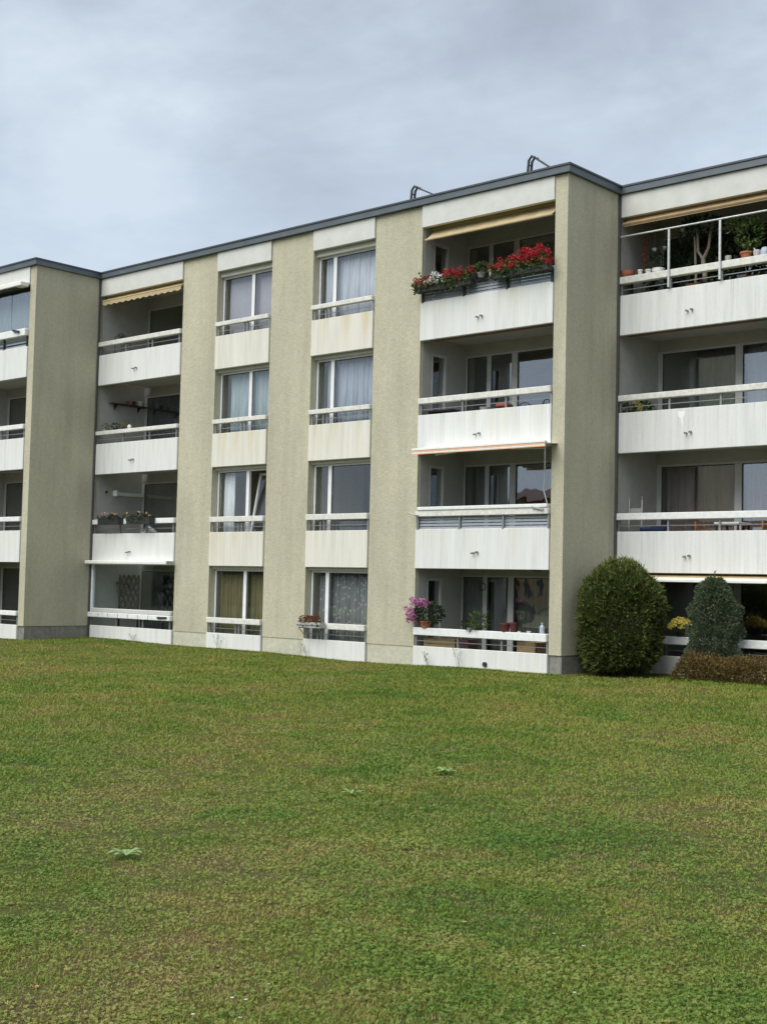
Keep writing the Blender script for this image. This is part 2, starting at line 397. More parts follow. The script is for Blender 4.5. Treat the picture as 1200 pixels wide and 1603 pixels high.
# dark rainwater pipe / joint in the inner corners
for x, y in ((-19.993, Y2), (-2.789, Y3)):
    MB().box(x+.003, x+.06, y-.055, y-.004, -.2, 11.08).build('corner_joint', 'joint', BLD)

SEC = [(-27., -19.993, Y1, 7.2), (-19.993, -2.789, Y2, 9.), (-2.789, 3.2, Y3, 9.4)]
for sx0, sx1, sy, sb in SEC:
    for i in (1, 2, 3, 4):
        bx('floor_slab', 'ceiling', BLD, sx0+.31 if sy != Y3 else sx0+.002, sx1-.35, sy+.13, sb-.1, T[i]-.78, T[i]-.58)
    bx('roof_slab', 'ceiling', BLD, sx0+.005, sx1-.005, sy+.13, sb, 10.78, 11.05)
    bx('roof_gravel', 'roof_gravel', BLD, sx0+.3, sx1-.3, sy+.3, sb-.3, 11.052, 11.12)
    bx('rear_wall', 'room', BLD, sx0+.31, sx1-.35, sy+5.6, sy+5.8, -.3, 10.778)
# inner room partitions behind the piers
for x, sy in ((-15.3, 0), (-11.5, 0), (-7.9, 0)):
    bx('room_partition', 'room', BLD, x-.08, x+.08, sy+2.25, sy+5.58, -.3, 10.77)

# metal roof edge: five straight runs with mitred corners
path = [(-27.1, Y1), (-19.993+.02, Y1), (-19.993+.02, Y2), (-2.789+.02, Y2), (-2.789+.02, Y3), (3.3, Y3)]
def offs(k, o):
    # o>0 outwards (towards the lawn)
    x, y = path[k]
    if k == 0 or k == 5: return (x, y-o)
    if k in (1, 3): return (x+o, y-o)
    return (x+o, y-o)
for k in range(5):
    for nm, mat, o0, o1, z0, z1 in (('roof_coping', 'coping', .07, -.30, FT, CT-.045), ('coping_lip', 'coping_top', .095, -.32, CT-.043, CT)):
        A0, B0 = offs(k, o0), offs(k+1, o0); A1, B1_ = offs(k, o1), offs(k+1, o1)
        q = [A0, B0, B1_, A1]
        vs = [(x, y, z) for z in (z0, z1) for x, y in q]
        o = MB().add(vs, BOXF).build(nm, mat, BLD if nm == 'roof_coping' else last)
        last = o

def fascia(x0, x1, y):
    bx('fascia_panel', 'fascia', BLD, x0+.012, x1-.012, y, y+.12, FB, FT-.004, bevel=.008)
def parapet(x0, x1, y, i, mat):
    o = bx('parapet_panel', mat, BLD, x0+.014, x1-.014, y, y+.11, T[i]-PH if i > 1 else -.35, T[i], bevel=.010)
    return o
def spout(par, x, y, z):
    m = MB(); m.tube([(x-.05, y+.02, z), (x-.05, y-.10, z-.015)], .022, 8); m.tube([(x+.06, y+.02, z+.02), (x+.06, y-.08, z+.005)], .026, 8)
    m.build('drain_spout', 'steel', par)
def rail(x0, x1, y, i, posts, mat='rail_concrete', dz=(.265, .405), depth=.15, bars=1):
    z = T[i]
    r = bx('balcony_rail', mat, BLD, x0+.03, x1-.02, y-.04, y-.04+depth, z+dz[0], z+dz[1], bevel=.012)
    for p in posts:
        bx('rail_post', 'steel', r, p-.022, p+.022, y+.03, y+.075, z-.02, z+dz[0]-.002)
    for k in range(bars):
        zb = z + dz[0]*(k+1)/(bars+1)
        bx('rail_bar', 'steel', r, x0+.035, x1-.03, y+.045, y+.06, zb-.008, zb+.008)
    return r
def slats(x0, x1, y, z0, z1, n, par):
    for k in range(n):
        zc = z0 + (k+.5)*(z1-z0)/n
        MB().add([(x, yy, zc+dz) for x in (x0, x1) for yy, dz in ((y, -.028), (y+.008, -.03), (y+.022, .026), (y+.014, .028))], [(0, 1, 2, 3), (7, 6, 5, 4), (0, 4, 5, 1), (1, 5, 6, 2), (2, 6, 7, 3), (3, 7, 4, 0)]).build('slat', 'slat_grey', par)
def ring(xa, xb, za, zb, ya, yb, w_):
    vs = []
    for yy in (ya, yb):
        vs += [(xa, yy, za), (xb, yy, za), (xb, yy, zb), (xa, yy, zb), (xa+w_, yy, za+w_), (xb-w_, yy, za+w_), (xb-w_, yy, zb-w_), (xa+w_, yy, zb-w_)]
    fs = []
    for k in range(4):
        l = (k+1) % 4
        fs += [(k, l, 4+l, 4+k), (8+k, 12+k, 12+l, 8+l), (k, 8+k, 8+l, l), (4+k, 4+l, 12+l, 12+k)]
    return MB().add(vs, fs)
def glazing(x0, x1, y, z0, z1, panes, mat='frame_white', gmat='glass', fr=.05, tilt=False):
    """window: frame mesh with one child per pane; panes are given as clear openings"""
    m = MB()
    m.box(x0, x1, y-.03, y+.04, z1-fr, z1); m.box(x0, x1, y-.03, y+.04, z0, z0+fr)
    edges = [x0] + [e for p in panes for e in p] + [x1]
    for k in range(0, len(edges), 2):
        m.box(edges[k], edges[k+1], y-.034, y+.044, z0+fr+.001, z1-fr-.001)
    wdw = m.build('window', mat, BLD, bevel=.004)
    for a, c in panes[:1] if tilt else panes:
        bx('pane', gmat, wdw, a-.005, c+.005, y, y+.012, z0+fr-.005, z1-fr+.005)
        ring(a, c, z0+fr, z1-fr, y-.018, y-.002, .018).build('gasket', 'joint', wdw)
    return wdw

# ---- window bays
def window_bay(x0, x1, y, mull, name):
    for i in (1, 2, 3, 4):
        pm = 'panel_cream' if i > 1 else 'panel_white'
        parapet(x0, x1, y, i, pm)
        rail(x0, x1, y, i, [x0+.11, mull-.07, mull+.06, x1-.03], dz=(.27, .39) if i in (3, 4) else (.275, .425), depth=.13)
        zt = (T[i+1]-PH-.08) if i < 4 else FB-.14
        tl = name == 'W1' and i == 2
        wd_ = glazing(x0+.01, x1-.01, y+.30, T[i]-.16, zt, [(x0+.07, mull-.06), (mull+.06, x1-.07)], gmat='glass_window', tilt=tl)
        if tl:      # the right sash stands tilted inwards at the top
            zb_ = T[i]-.10; hh = zt-.06-zb_; hw_ = (x1-.07-mull-.06)/2-.004
            sa = ring(-hw_, hw_, 0, hh, -.03, .03, .055).build('tilted_sash', 'frame_white', wd_); sa.location = ((mull+x1-.01)/2, y+.34, zb_); sa.rotation_euler = (math.radians(-11), 0, 0)
            pa = MB().box(-hw_+.05, hw_-.05, 0, .01, .05, hh-.05).build('pane', 'glass_window', wd_); pa.location = sa.location; pa.rotation_euler = sa.rotation_euler
        bx('shutter_box', 'shutter_box', BLD, x0+.002, x1-.002, y+.16, y+.46, zt+.002, (T[i+1]-.785) if i < 4 else 10.775, bevel=.006)
        bx('sill_wall', 'shutter_box', BLD, x0+.002, x1-.002, y+.24, y+.42, T[i]-.575, T[i]-.162)
    fascia(x0, x1, y)
window_bay(*BX['W1'], Y2, -13.29, 'W1'); window_bay(*BX['W2'], Y2, -10.16, 'W2')

# ---- balcony bays
def loggia(x0, x1, y, panes, floors=(1, 2, 3, 4)):
    for i in floors:
        pp = parapet(x0, x1, y, i, 'panel_white')
        if i > 1: spout(pp, x0+(x1-x0)*.475, y, T[i]-.56)
        top = (T[i+1]-.78) if i < 4 else 10.78
        zt = T[i+1]-PH-.115 if i < 4 else 10.44
        yb = y+DEP
        glazing(x0+.003, x1-.003, yb, T[i]-.56, zt, panes, 'frame_grey')
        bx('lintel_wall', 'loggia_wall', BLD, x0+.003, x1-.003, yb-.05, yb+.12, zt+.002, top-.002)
    fascia(x0, x1, y)
x0, x1 = BX['B2']
PAN_B2 = [(x0+.05, -6.345), (-6.215, -5.58), (-5.41, x1-.08)]
loggia(x0, x1, Y2, PAN_B2)
for i in (1, 2, 3, 4):       # narrow side door to each right balcony
    zt = T[i+1]-PH-.222; xx = -7.0125
    m = MB(); m.box(xx-.08, xx+.012, .482, .54, T[i]-.57, zt); m.box(xx-.08, xx+.012, 1.01, 1.068, T[i]-.57, zt); m.box(xx-.08, xx+.012, .541, 1.009, zt-.06, zt); m.box(xx-.08, xx+.012, .541, 1.009, T[i]-.57, T[i]-.47)
    dr = m.build('balcony_door', 'frame_grey', BLD)
    bx('pane', 'glass', dr, xx-.045, xx-.035, .539, 1.011, T[i]-.471, zt-.059)
    MB().bar((xx+.02, .56, T[i]+.45), (xx+.02, .66, T[i]+.45), .02).build('handle', 'steel', dr)
for key, yy in (('B1', Y2), ('R3', Y3), ('L1', Y1)):
    x0, x1 = BX[key]
    loggia(x0, x1, yy, [(x0+.13, x0+2.04), (x0+2.22, x1-.12)])
# painted side walls inside the balconies
for key, yy in (('B1', Y2), ('B2', Y2), ('R3', Y3), ('L1', Y1)):
    x0, x1 = BX[key]
    for i in (1, 2, 3, 4):
        za, zb = T[i]-.578, (T[i+1]-.782) if i < 4 else 10.778
        if key == 'B2':
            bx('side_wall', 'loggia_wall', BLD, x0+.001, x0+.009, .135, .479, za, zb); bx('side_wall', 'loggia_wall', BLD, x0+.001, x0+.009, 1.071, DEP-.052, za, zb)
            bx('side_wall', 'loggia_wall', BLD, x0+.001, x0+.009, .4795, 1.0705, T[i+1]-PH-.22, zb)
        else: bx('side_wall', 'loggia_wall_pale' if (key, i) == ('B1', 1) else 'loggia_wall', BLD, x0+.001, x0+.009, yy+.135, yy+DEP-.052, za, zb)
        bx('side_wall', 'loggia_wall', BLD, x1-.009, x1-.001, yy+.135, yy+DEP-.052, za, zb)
# ---- rails
P4 = lambda x0: [x0+.08, x0+1.35, x0+2.61, x0+3.85]
x0, x1 = BX['B1']
rail(x0, x1, Y2, 4, P4(x0)); rail(x0, x1, Y2, 3, P4(x0), dz=(.27, .39)); rail(x0, x1, Y2, 2, P4(x0), 'rail_white', dz=(.28, .43))
x0, x1 = BX['B2']
rail(x0, x1, Y2, 3, P4(x0)); r1 = rail(x0, x1, Y2, 1, P4(x0), 'rail_white', dz=(.26, .44))
x0, x1 = BX['R3']
r34 = rail(x0, x1, Y3, 4, P4(x0), dz=(.265, .43)); rail(x0, x1, Y3, 3, P4(x0)); rail(x0, x1, Y3, 2, P4(x0), 'rail_white', dz=(.265, .42)); rail(x0, x1, Y3, 1, P4(x0), 'rail_white', dz=(.26, .44))
x0, x1 = BX['L1']
for i in (1, 2, 3): rail(x0, x1, Y1, i, P4(x0), 'rail_white', dz=(.27, .41))
# top balcony over the right: thin dark rail and grey louvre screen
x0, x1 = BX['B2']; z = T[4]
r = bx('balcony_rail', 'dark_metal', BLD, x0+.02, x1-.02, -.03, .03, z+.285, z+.325)
for p in P4(x0): bx('rail_post', 'dark_metal', r, p-.025, p+.025, -.01, .03, z-.02, z+.284)
slats(x0+.03, x1-.03, .045, z-.01, z+.28, 4, r)
# first balcony above ground on the right: boxed rail with folded blind and louvre screen
z = T[2]
r = bx('balcony_rail', 'rail_concrete', BLD, x0+.03, x1-.02, -.05, .10, z+.30, z+.44, bevel=.012)
bx('rail_cover', 'rail_white', r, x0+.10, x1-.03, -.075, .13, z+.442, z+.53, bevel=.015)
for p in P4(x0): bx('rail_post', 'steel', r, p-.022, p+.022, .0, .04, z-.02, z+.298)
slats(x0+.03, x1-.03, .05, z-.01, z+.29, 4, r)
MB().tube([(-7.13, -.10, z+.39), (-6.98, -.09, z+.34), (-6.85, -.08, z+.33)], .015, 6).build('crank_handle', 'steel', r)
MB().bar((-3.55, -.085, z+.46), (-3.25, -.085, z+.40), .035).build('latch', 'plastic_grey', r)
# ground floor on the left: glazed-in balcony
x0, x1 = BX['B1']; z = T[1]
r = bx('balcony_rail', 'rail_white', BLD, x0+.0, x1-.02, -.07, .10, z+.25, z+.40, bevel=.015)
bx('rail_cover', 'frame_grey', r, x0+.10, x1-.03, -.03, .14, z+.402, z+.53, bevel=.02)
for p in P4(x0): bx('rail_post', 'steel', r, p-.022, p+.022, .01, .05, z-.02, z+.248)
for k in range(7):
    bx('clip', 'plastic_grey', r, x0+.55+k*.48, x0+.57+k*.48, -.078, -.071, z+.27, z+.385)
MB().bar((x1-.55, -.085, z+.33), (x1-.14, -.085, z+.345), .05).build('latch', 'dark_metal', r)
MB().tube([(x0-.2, -.1, z+.36), (x0+.02, -.06, z+.34)], .025, 6).build('crank_handle', 'steel', r)
for k, (a, c) in enumerate(((x0+.16, x0+1.08), (x0+1.1, x0+2.05), (x0+2.07, x0+3.0), (x0+3.02, x1-.03))):
    g = bx('sliding_pane', 'glass_clear', BLD, a, c, .03+.012*(k % 2), .038+.012*(k % 2), z+.532, 2.30)
bx('corner_post', 'frame_white', BLD, x0+.07, x0+.15, -.02, .08, z+.40, 2.30, bevel=.006)
# left end, top floor: glazed-in balcony
x0, x1 = BX['L1']; z = T[4]
r = bx('balcony_rail', 'rail_white', BLD, x0+.03, x1-.02, Y1-.09, Y1+.10, z+.30, z+.52, bevel=.015)
for p in P4(x0): bx('rail_post', 'dark_metal', r, p-.03, p+.03, Y1, Y1+.05, z-.02, z+.298)
slats(x0+.03, x1-.03, Y1+.055, z-.01, z+.29, 3, r)
MB().bar((x1-.62, Y1-.12, z+.50), (x1-.28, Y1-.14, z+.43), .05, .06).build('latch', 'dark_metal', r)
for k in range(4):
    a = x0+.05+k*.96
    bx('sliding_pane', 'glass', BLD, a, a+.95, Y1+.03+.012*(k % 2), Y1+.038+.012*(k % 2), z+.522, 10.36)
aw = bx('awning_box', 'awning_white', BLD, x0+.1, x1-.02, Y1-.30, Y1-.005, FB-.08, FB+.06, bevel=.02)
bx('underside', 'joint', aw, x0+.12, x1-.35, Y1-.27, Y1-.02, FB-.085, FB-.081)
# top-floor right: steel frame standing on the rail
x0, x1 = BX['R3']
fr = MB()
fr.tube([(x0+.08, Y3-.05, 10.07), (x1-.02, Y3-.05, 10.07)], .022, 8)
fo = fr.build('rail_frame', 'galvanised', BLD)
for p in P4(x0)[1:3] + [x1-.05]:
    bx('frame_post', 'galvanised', fo, p-.026, p+.026, Y3-.085, Y3-.043, T[4]+.02, 10.047, bevel=.004)

# ---- awnings
def awning(xa, xb, ya, za, yb, zb, mat, bar='awning_tan', drop=.0, scallop=False, bar_r=.03):
    """cloth sloping from the roller (ya, za) to the front bar (yb, zb), with a hanging valance"""
    m = MB(); n = 26; vs = []; fs = []
    for k in range(n+1):
        x = xa+(xb-xa)*k/n; sag = .008*math.sin(k*1.7)
        vs += [(x, ya, za), (x, (ya+yb)/2, (za+zb)/2-.012+sag), (x, yb, zb+sag*.4), (x, yb-.004, zb-drop*(1 if not scallop or k % 2 else .72))]
    for k in range(n):
        for j in range(3 if drop else 2): fs.append((k*4+j, k*4+4+j, k*4+5+j, k*4+1+j))
    m.add(vs, fs); o = m.build('awning_cloth', mat, BLD)
    sf = o.modifiers.new('thick', 'SOLIDIFY'); sf.thickness = .006
    MB().tube([(xa-.01, yb+.012, zb+.012), (xb+.01, yb+.012, zb+.012)], bar_r, 8).build('front_bar', bar, o)
    return o
aw = awning(-6.86, -3.19, .34, 10.535, -.02, 10.20, 'awning_tan')
MB().tube([(-6.95, .36, 10.58), (-3.15, .36, 10.58)], .06, 10).build('roller', 'awning_tan', aw)
aw = awning(-19.82, -16.07, .20, 10.52, -.02, 10.36, 'awning_tan', drop=.14, scallop=True)
MB().tube([(-19.9, .24, 10.58), (-16.07, .24, 10.58)], .06, 10).build('roller', 'awning_tan', aw)
aw = awning(-2.66, 1.10, Y3+.16, 10.52, Y3-.01, 10.36, 'awning_tan_shaded', 'awning_tan_shaded', drop=.05, bar_r=.045)
MB().tube([(-2.7, Y3+.2, 10.58), (1.1, Y3+.2, 10.58)], .06, 10).build('roller', 'awning_tan_shaded', aw)
# retracted brown awnings under the parapets
for xa, xb, y, zt in ((-6.75, -3.15, 0, T[4]-PH), (-2.62, 1.1, Y3, T[4]-PH), (-24.1, -20.34, Y1, T[3]-PH), (-24.1, -20.34, Y1, T[2]-PH)):
    o = MB().box(xa, xb, y+.13, y+.30, zt-.005, zt+.12).build('awning_box', 'awning_brown', BLD, bevel=.02)
    MB().tube([(xa, y+.10, zt+.015), (xb, y+.10, zt+.015)], .028, 8).build('front_bar', 'awning_brown', o)
# awning run out a little over the first balcony above ground
o = awning(-6.76, -2.96, .14, 5.07, -.42, 5.03, 'awning_white', 'awning_white')
bx('front_profile', 'awning_white', o, -6.77, -2.95, -.47, -.43, 5.035, 5.09, bevel=.008)
bx('valance_stripe', 'awning_peach', o, -6.77, -2.96, -.462, -.45, 4.995, 5.033)
bx('valance_stripe', 'awning_white', o, -6.77, -2.96, -.461, -.451, 4.965, 4.994)
bx('valance_stripe', 'awning_peach', o, -6.77, -2.96, -.460, -.452, 4.945, 4.964)
MB().tube([(-3.0, -.40, 5.0), (-3.17, -.15, 4.4), (-3.235, -.09, 4.02), (-3.16, -.06, 3.74)], .014, 6).build('crank_rod', 'galvanised', o)
MB().tube([(-6.5, .1, 4.98), (-5.7, -.12, 4.985), (-6.4, -.40, 5.0)], .02, 6).build('folding_arm', 'awning_white', o)
MB().tube([(-3.35, .1, 4.98), (-4.1, -.12, 4.985), (-3.3, -.40, 5.0)], .02, 6).build('folding_arm', 'awning_white', o)
# white awning cassettes at ground floor
o = bx('awning_box', 'awning_white', BLD, -19.96, -16.05, -.27, -.006, 2.27, 2.385, bevel=.025)
bx('end_cap', 'plastic_grey', o, -16.048, -16.02, -.26, -.01, 2.275, 2.38)
o = awning(-2.4, 1.10, Y3+.14, 2.22, Y3-.32, 2.12, 'awning_tan', 'awning_white')
bx('front_profile', 'awning_white', o, -2.42, 1.11, Y3-.375, -.33+Y3, 2.06, 2.125, bevel=.01)

# chipped white bird-dropping streak on the right parapet
m = MB(); vs = []; pts = [(-.10, 0), (-.04, .012), (.02, .0), (.09, .02), (.075, -.10), (.03, -.14), (.045, -.26), (.02, -.36), (-.005, -.22), (-.035, -.14), (-.075, -.11)]
c = px(1066, 644, y=Y3-.004)
vs = [(c.x+a, Y3-.0035, c.z+d_) for a, d_ in pts]+[(c.x+a, Y3-.001, c.z+d_) for a, d_ in pts]; n = len(pts)
m.add(vs, [tuple(range(n))]+[(k, k+n, (k+1) % n+n, (k+1) % n) for k in range(n)])
m.build('white_splash', 'dropping', BLD)
# ground-floor parapet vent and hanging ornaments
c = px(759, 1040, y=-.004)
MB().tube([(c.x, .02, c.z), (c.x, -.05, c.z)], .055, 10).build('wall_vent', 'dark_metal', BLD)

# ------------------------------------------------------------------ curtains
def curtain(xa, xb, y, z0, z1, mat, label, waves=None, amp=.03, n=None):
    n = n or int((xb-xa)*46); vs = []; fs = []; f = waves or 9.
    ph = R.random()*6
    for k in range(n+1):
        x = xa+(xb-xa)*k/n
        dy = amp*math.sin(x*f*2*math.pi*.9+ph)+amp*.5*math.sin(x*f*3.7+ph*2)
        vs += [(x, dy, z0), (x+.004*math.sin(x*31), dy*.9, (z0+z1)/2), (x, dy*.7, z1)]
    for k in range(n): fs += [(k*3, k*3+3, k*3+4, k*3+1), (k*3+1, k*3+4, k*3+5, k*3+2)]
    xm = (xa+xb)/2
    o = MB().add([(vx-xm, vy, vz-z0) for vx, vy, vz in vs], fs).build('curtain', mat, loc=(xm, y, z0), smooth=True)
    sf = o.modifiers.new('thick', 'SOLIDIFY'); sf.thickness = .003
    return tag(o, label, 'curtain')
yw = .44; zl = lambda i: T[i]-.5
w1, w2 = BX['W1'], BX['W2']
def wt(i): return (T[i+1]-PH-.1) if i < 4 else FB-.16
curtain(w1[0]+.1, w1[1]-.05, yw, zl(4), wt(4), 'blind_lilac', 'plain lilac-grey blind in the top-floor window of the narrower left window column', amp=.004)
curtain(w2[0]+.1, w2[1]-.05, yw, zl(4), wt(4), 'curtain_pale', 'pale blue pleated sheer curtain in the top-floor window left of the red flowers')
curtain(w1[0]+.25, w1[1]-.05, yw, zl(3), wt(3), 'curtain_teal', 'pale teal curtain in the left window column, one storey below the top')
curtain(w2[0]+.22, w2[1]-.05, yw, zl(3), wt(3), 'curtain_blue', 'blue-grey pleated curtain in the right window column, one storey below the top')
curtain(w1[0]+.12, w1[0]+.55, yw, zl(2), wt(2), 'curtain_white', 'narrow white lace curtain at the left side of the window with the tilted sash', amp=.02)
curtain(w1[0]+.12, w1[1]-.05, yw, zl(1), wt(1), 'curtain_olive', 'olive-brown drawn curtain in a ground-floor window beside the weed stalks')
curtain(w2[0]+.12, w2[1]-.05, yw, zl(1), wt(1), 'curtain_lace', 'patterned grey lace curtain in the ground-floor window behind the small planter')
yl = DEP+.16
for k, (a, c_) in enumerate(PAN_B2):
    curtain(a-.03, c_+.03, yl, T[1]-.5, T[2]-PH-.13, 'curtain_grey', ['grey slatted curtain in the left pane behind the pink flower pot', 'grey slatted curtain in the middle pane behind the ground-floor green pot plants', 'grey slatted curtain in the wide right pane of the ground-floor balcony with pink flowers'][k], waves=13, amp=.018)
curtain(-6.2, -5.72, yl, T[2]-.5, T[3]-PH-.13, 'curtain_grey', 'grey curtain in the middle door pane under the peach-striped awning', amp=.02)
curtain(-6.75, -6.5, yl, T[2]-.5, T[3]-PH-.13, 'curtain_grey', 'narrow grey curtain in the left pane under the peach-striped awning', amp=.02)
x0 = BX['R3'][0]; y3 = Y3+DEP+.16
curtain(x0+.2, x0+2.1, y3, T[2]-.5, T[3]-PH-.13, 'curtain_mauve', 'mauve-brown curtain behind the aluminium folding chair, left pane', waves=7)
curtain(x0+2.2, x0+3.8, y3, T[2]-.5, T[3]-PH-.13, 'curtain_mauve', 'mauve-brown curtain in the right pane beyond the white post, above the wooden chairs', waves=7)
curtain(x0+.75, x0+2.02, y3, T[3]-.5, T[4]-PH-.13, 'curtain_grey', 'thin grey curtain in the left pane of the balcony with the white splash below', waves=6, amp=.02)
curtain(x0+2.24, x0+3.8, y3, T[3]-.5, T[4]-PH-.13, 'curtain_pale', 'pale curtain in the right pane of the balcony with the white splash below', waves=6, amp=.02)
x0 = BX['B1'][0]
curtain(x0+.2, x0+2.0, yl, T[3]-.5, T[4]-PH-.13, 'curtain_dark', 'dark grey pleated curtain behind the balcony with the wall shelf', waves=6)
curtain(x0+.5, x0+1.3, yl, T[1]-.5, T[2]-PH-.13, 'curtain_dark', 'dark drape behind the ground-floor glazed balcony with the trellis', waves=6)
x0 = BX['L1'][0]
curtain(x0+2.2, x0+3.2, Y1+yl, T[3]-.5, T[4]-PH-.13, 'curtain_grey', 'grey curtain in the leftmost balcony, one storey below its glazed top', waves=6)
curtain(x0+.1, BX['L1'][1]-.3, Y1+.35, T[4]-.4, 10.36, 'pane_brightener', 'added pale grey-blue sheet brightening the panes of the glazed top-left balcony', waves=3, amp=.015)  # added sheet, its pale colour lifts the dark look of the panes
curtain(BX['R3'][0]+.15, BX['R3'][1]-.1, y3, T[4]-.5, 10.40, 'shade_backing', 'added dark sheet standing for the shade behind the top-right balcony full of plants', waves=5)  # added dark sheet, paints deep shade behind the plants

# ------------------------------------------------------------------ plants and belongings
def ball(m, c, rad, n, ln, wd, up=.25, jit=.45, lo=.55, hues=(0, 1), flat=None):
    """n leaves through the volume of an ellipsoid, denser near its skin"""
    c = Vector(c)
    for _ in range(n):
        d = Vector((R.gauss(0, 1), R.gauss(0, 1), R.gauss(0, 1))).normalized()
        k = lo+(1-lo)*R.random()**.5
        p = c+Vector((d.x*rad[0]*k, d.y*rad[1]*k, d.z*rad[2]*k))
        q = (d+Vector((R.gauss(0, jit), R.gauss(0, jit), R.gauss(0, jit)+up))).normalized()
        m.leaf(p, q, ln*R.uniform(.7, 1.3), wd*R.uniform(.7, 1.25), R.uniform(*hues), flat)
def blossoms(m, cs, r, n, ln):
    for c in cs: ball(m, c, (r, r, r*.8), n, ln, ln*.9, .3, .6, .5)
def pot_mesh(r, h): return MB().lathe([(r*.68, 0), (r*.95, h*.8), (r*1.06, h*.8), (r*1.06, h), (r*.9, h), (r*.88, h*.86), (.01, h*.86)], 16)
def potted(name, label, cat, loc, r, h, potmat, fol=None, flo=None, group=None):
    t = thing(name, label, cat, loc, group)
    pot_mesh(r, h).build('pot', potmat, t, smooth=False)
    if fol:
        m = MB(); fm, rad, n, ln, wd, dz = fol; ball(m, (0, 0, h+rad[2]*dz), rad, n, ln, wd)
        for k in range(3): m.tube([(R.uniform(-.02, .02), R.uniform(-.02, .02), h*.8), (R.uniform(-rad[0], rad[0])*.4, R.uniform(-rad[1], rad[1])*.4, h+rad[2]*dz)], .006, 4)
        m.build('foliage', fm, t)
    if flo:
        m = MB(); fm, cs_, rr, n, ln = flo; blossoms(m, cs_, rr, n, ln); m.build('flowers', fm, t)
    return t
def boxplanter(label, xa, xb, y, z, boxmat, leaf, flowers, hgt=.3, n_leaf=380, h=.12, d=.17, group=None, name='flower_box', cat='flower box'):
    xm = (xa+xb)/2; L = xb-xa
    t = thing(name, label, cat, (xm, y, z), group)
    m = MB(); m.box(-L/2, L/2, -d/2, d/2, 0, .012); m.box(-L/2, L/2, -d/2, -d/2+.012, .012, h); m.box(-L/2, L/2, d/2-.012, d/2, .012, h)
    m.box(-L/2, -L/2+.012, -d/2+.012, d/2-.012, .012, h); m.box(L/2-.012, L/2, -d/2+.012, d/2-.012, .012, h); m.build('box', boxmat, t)
    MB().box(-L/2+.013, L/2-.013, -d/2+.013, d/2-.013, .013, h-.03).build('soil', 'soil', t)
    m = MB()
    for k in range(n_leaf):
        p = (R.uniform(-L/2, L/2), R.gauss(-.04, d*.55), h-.03+abs(R.gauss(0, hgt*.42))-(R.uniform(.05, .15) if R.random() < .3 else 0))
        m.leaf(p, (R.gauss(0, 1), R.gauss(0, 1)-.4, R.gauss(.2, .7)), R.uniform(.05, .085), R.uniform(.045, .075), R.random())
    for k in range(10):
        x = R.uniform(-L/2+.03, L/2-.03); m.tube([(x, 0, h-.05), (x+R.gauss(0, .05), R.gauss(0, .08), h+hgt*R.uniform(.3, .8))], .005, 4)
    m.build('foliage', leaf, t)
    for fm, cnt, rr, nl, pred in flowers:
        m = MB()
        for k in range(cnt):
            cx_ = R.uniform(*pred[0])*L/2; cz_ = h+R.uniform(*pred[1]); cy_ = R.uniform(*pred[2])
            ball(m, (cx_, cy_, cz_), (rr, rr, rr*.75), nl, .035, .032, .3, .7, .3)
        m.build('flowers', fm, t)
    return t
z = T[4]+.20
SP = ((-1, 1), (.02, .26), (-.20, .06))
boxplanter('leftmost red geranium box on the top-floor rail, beside the white blooms', -7.02, -6.42, -.13, z, 'pot_dark', 'leaf_green', [('petal_red', 22, .06, 28, ((-1.1, .9), (.02, .24), (-.2, .04))), ('petal_white', 4, .05, 20, ((.2, .9), (.0, .1), (-.2, -.15)))])
boxplanter('white-flowered box between red geraniums at the left of the top-floor rail', -6.40, -6.05, -.13, z, 'pot_dark', 'leaf_green', [('petal_white', 8, .05, 24, ((-1, .9), (-.02, .26), (-.22, -.05))), ('petal_red', 4, .05, 24, ((-.4, 1), (.04, .22), (-.1, .06)))], n_leaf=150)
boxplanter('full red geranium box left of the green herb pot on the top-floor rail', -6.02, -5.30, -.13, z, 'pot_dark', 'leaf_green', [('petal_red', 36, .062, 28, SP)])
potted('herb_pot', 'pale pot of green herbs in the gap between the red geranium boxes', 'potted plant', (-5.08, -.09, z+.13), .10, .11, 'pot_dusty', ('leaf_green', (.20, .14, .13), 170, .06, .03, .9))
potted('flower_pot', 'small pale pot right of the green herb pot on the top-floor rail', 'pot', (-4.80, -.09, z+.13), .05, .14, 'pot_grey', ('leaf_green', (.06, .06, .05), 40, .05, .03, .8))
boxplanter('red geranium box just right of the small pale pot on the top-floor rail', -4.72, -4.02, -.13, z+.02, 'pot_dark', 'leaf_green', [('petal_red', 38, .062, 28, ((-1, 1), (.05, .30), (-.20, .06)))])
boxplanter('tallest red geranium box at the right end of the top-floor rail', -3.98, -3.12, -.14, z+.02, 'pot_dark', 'leaf_green', [('petal_red', 52, .066, 30, ((-1, 1), (.10, .42), (-.20, .06))), ('petal_red', 3, .045, 22, ((1.0, 1.22), (-.06, .10), (-.22, -.10)))], hgt=.42, n_leaf=380)

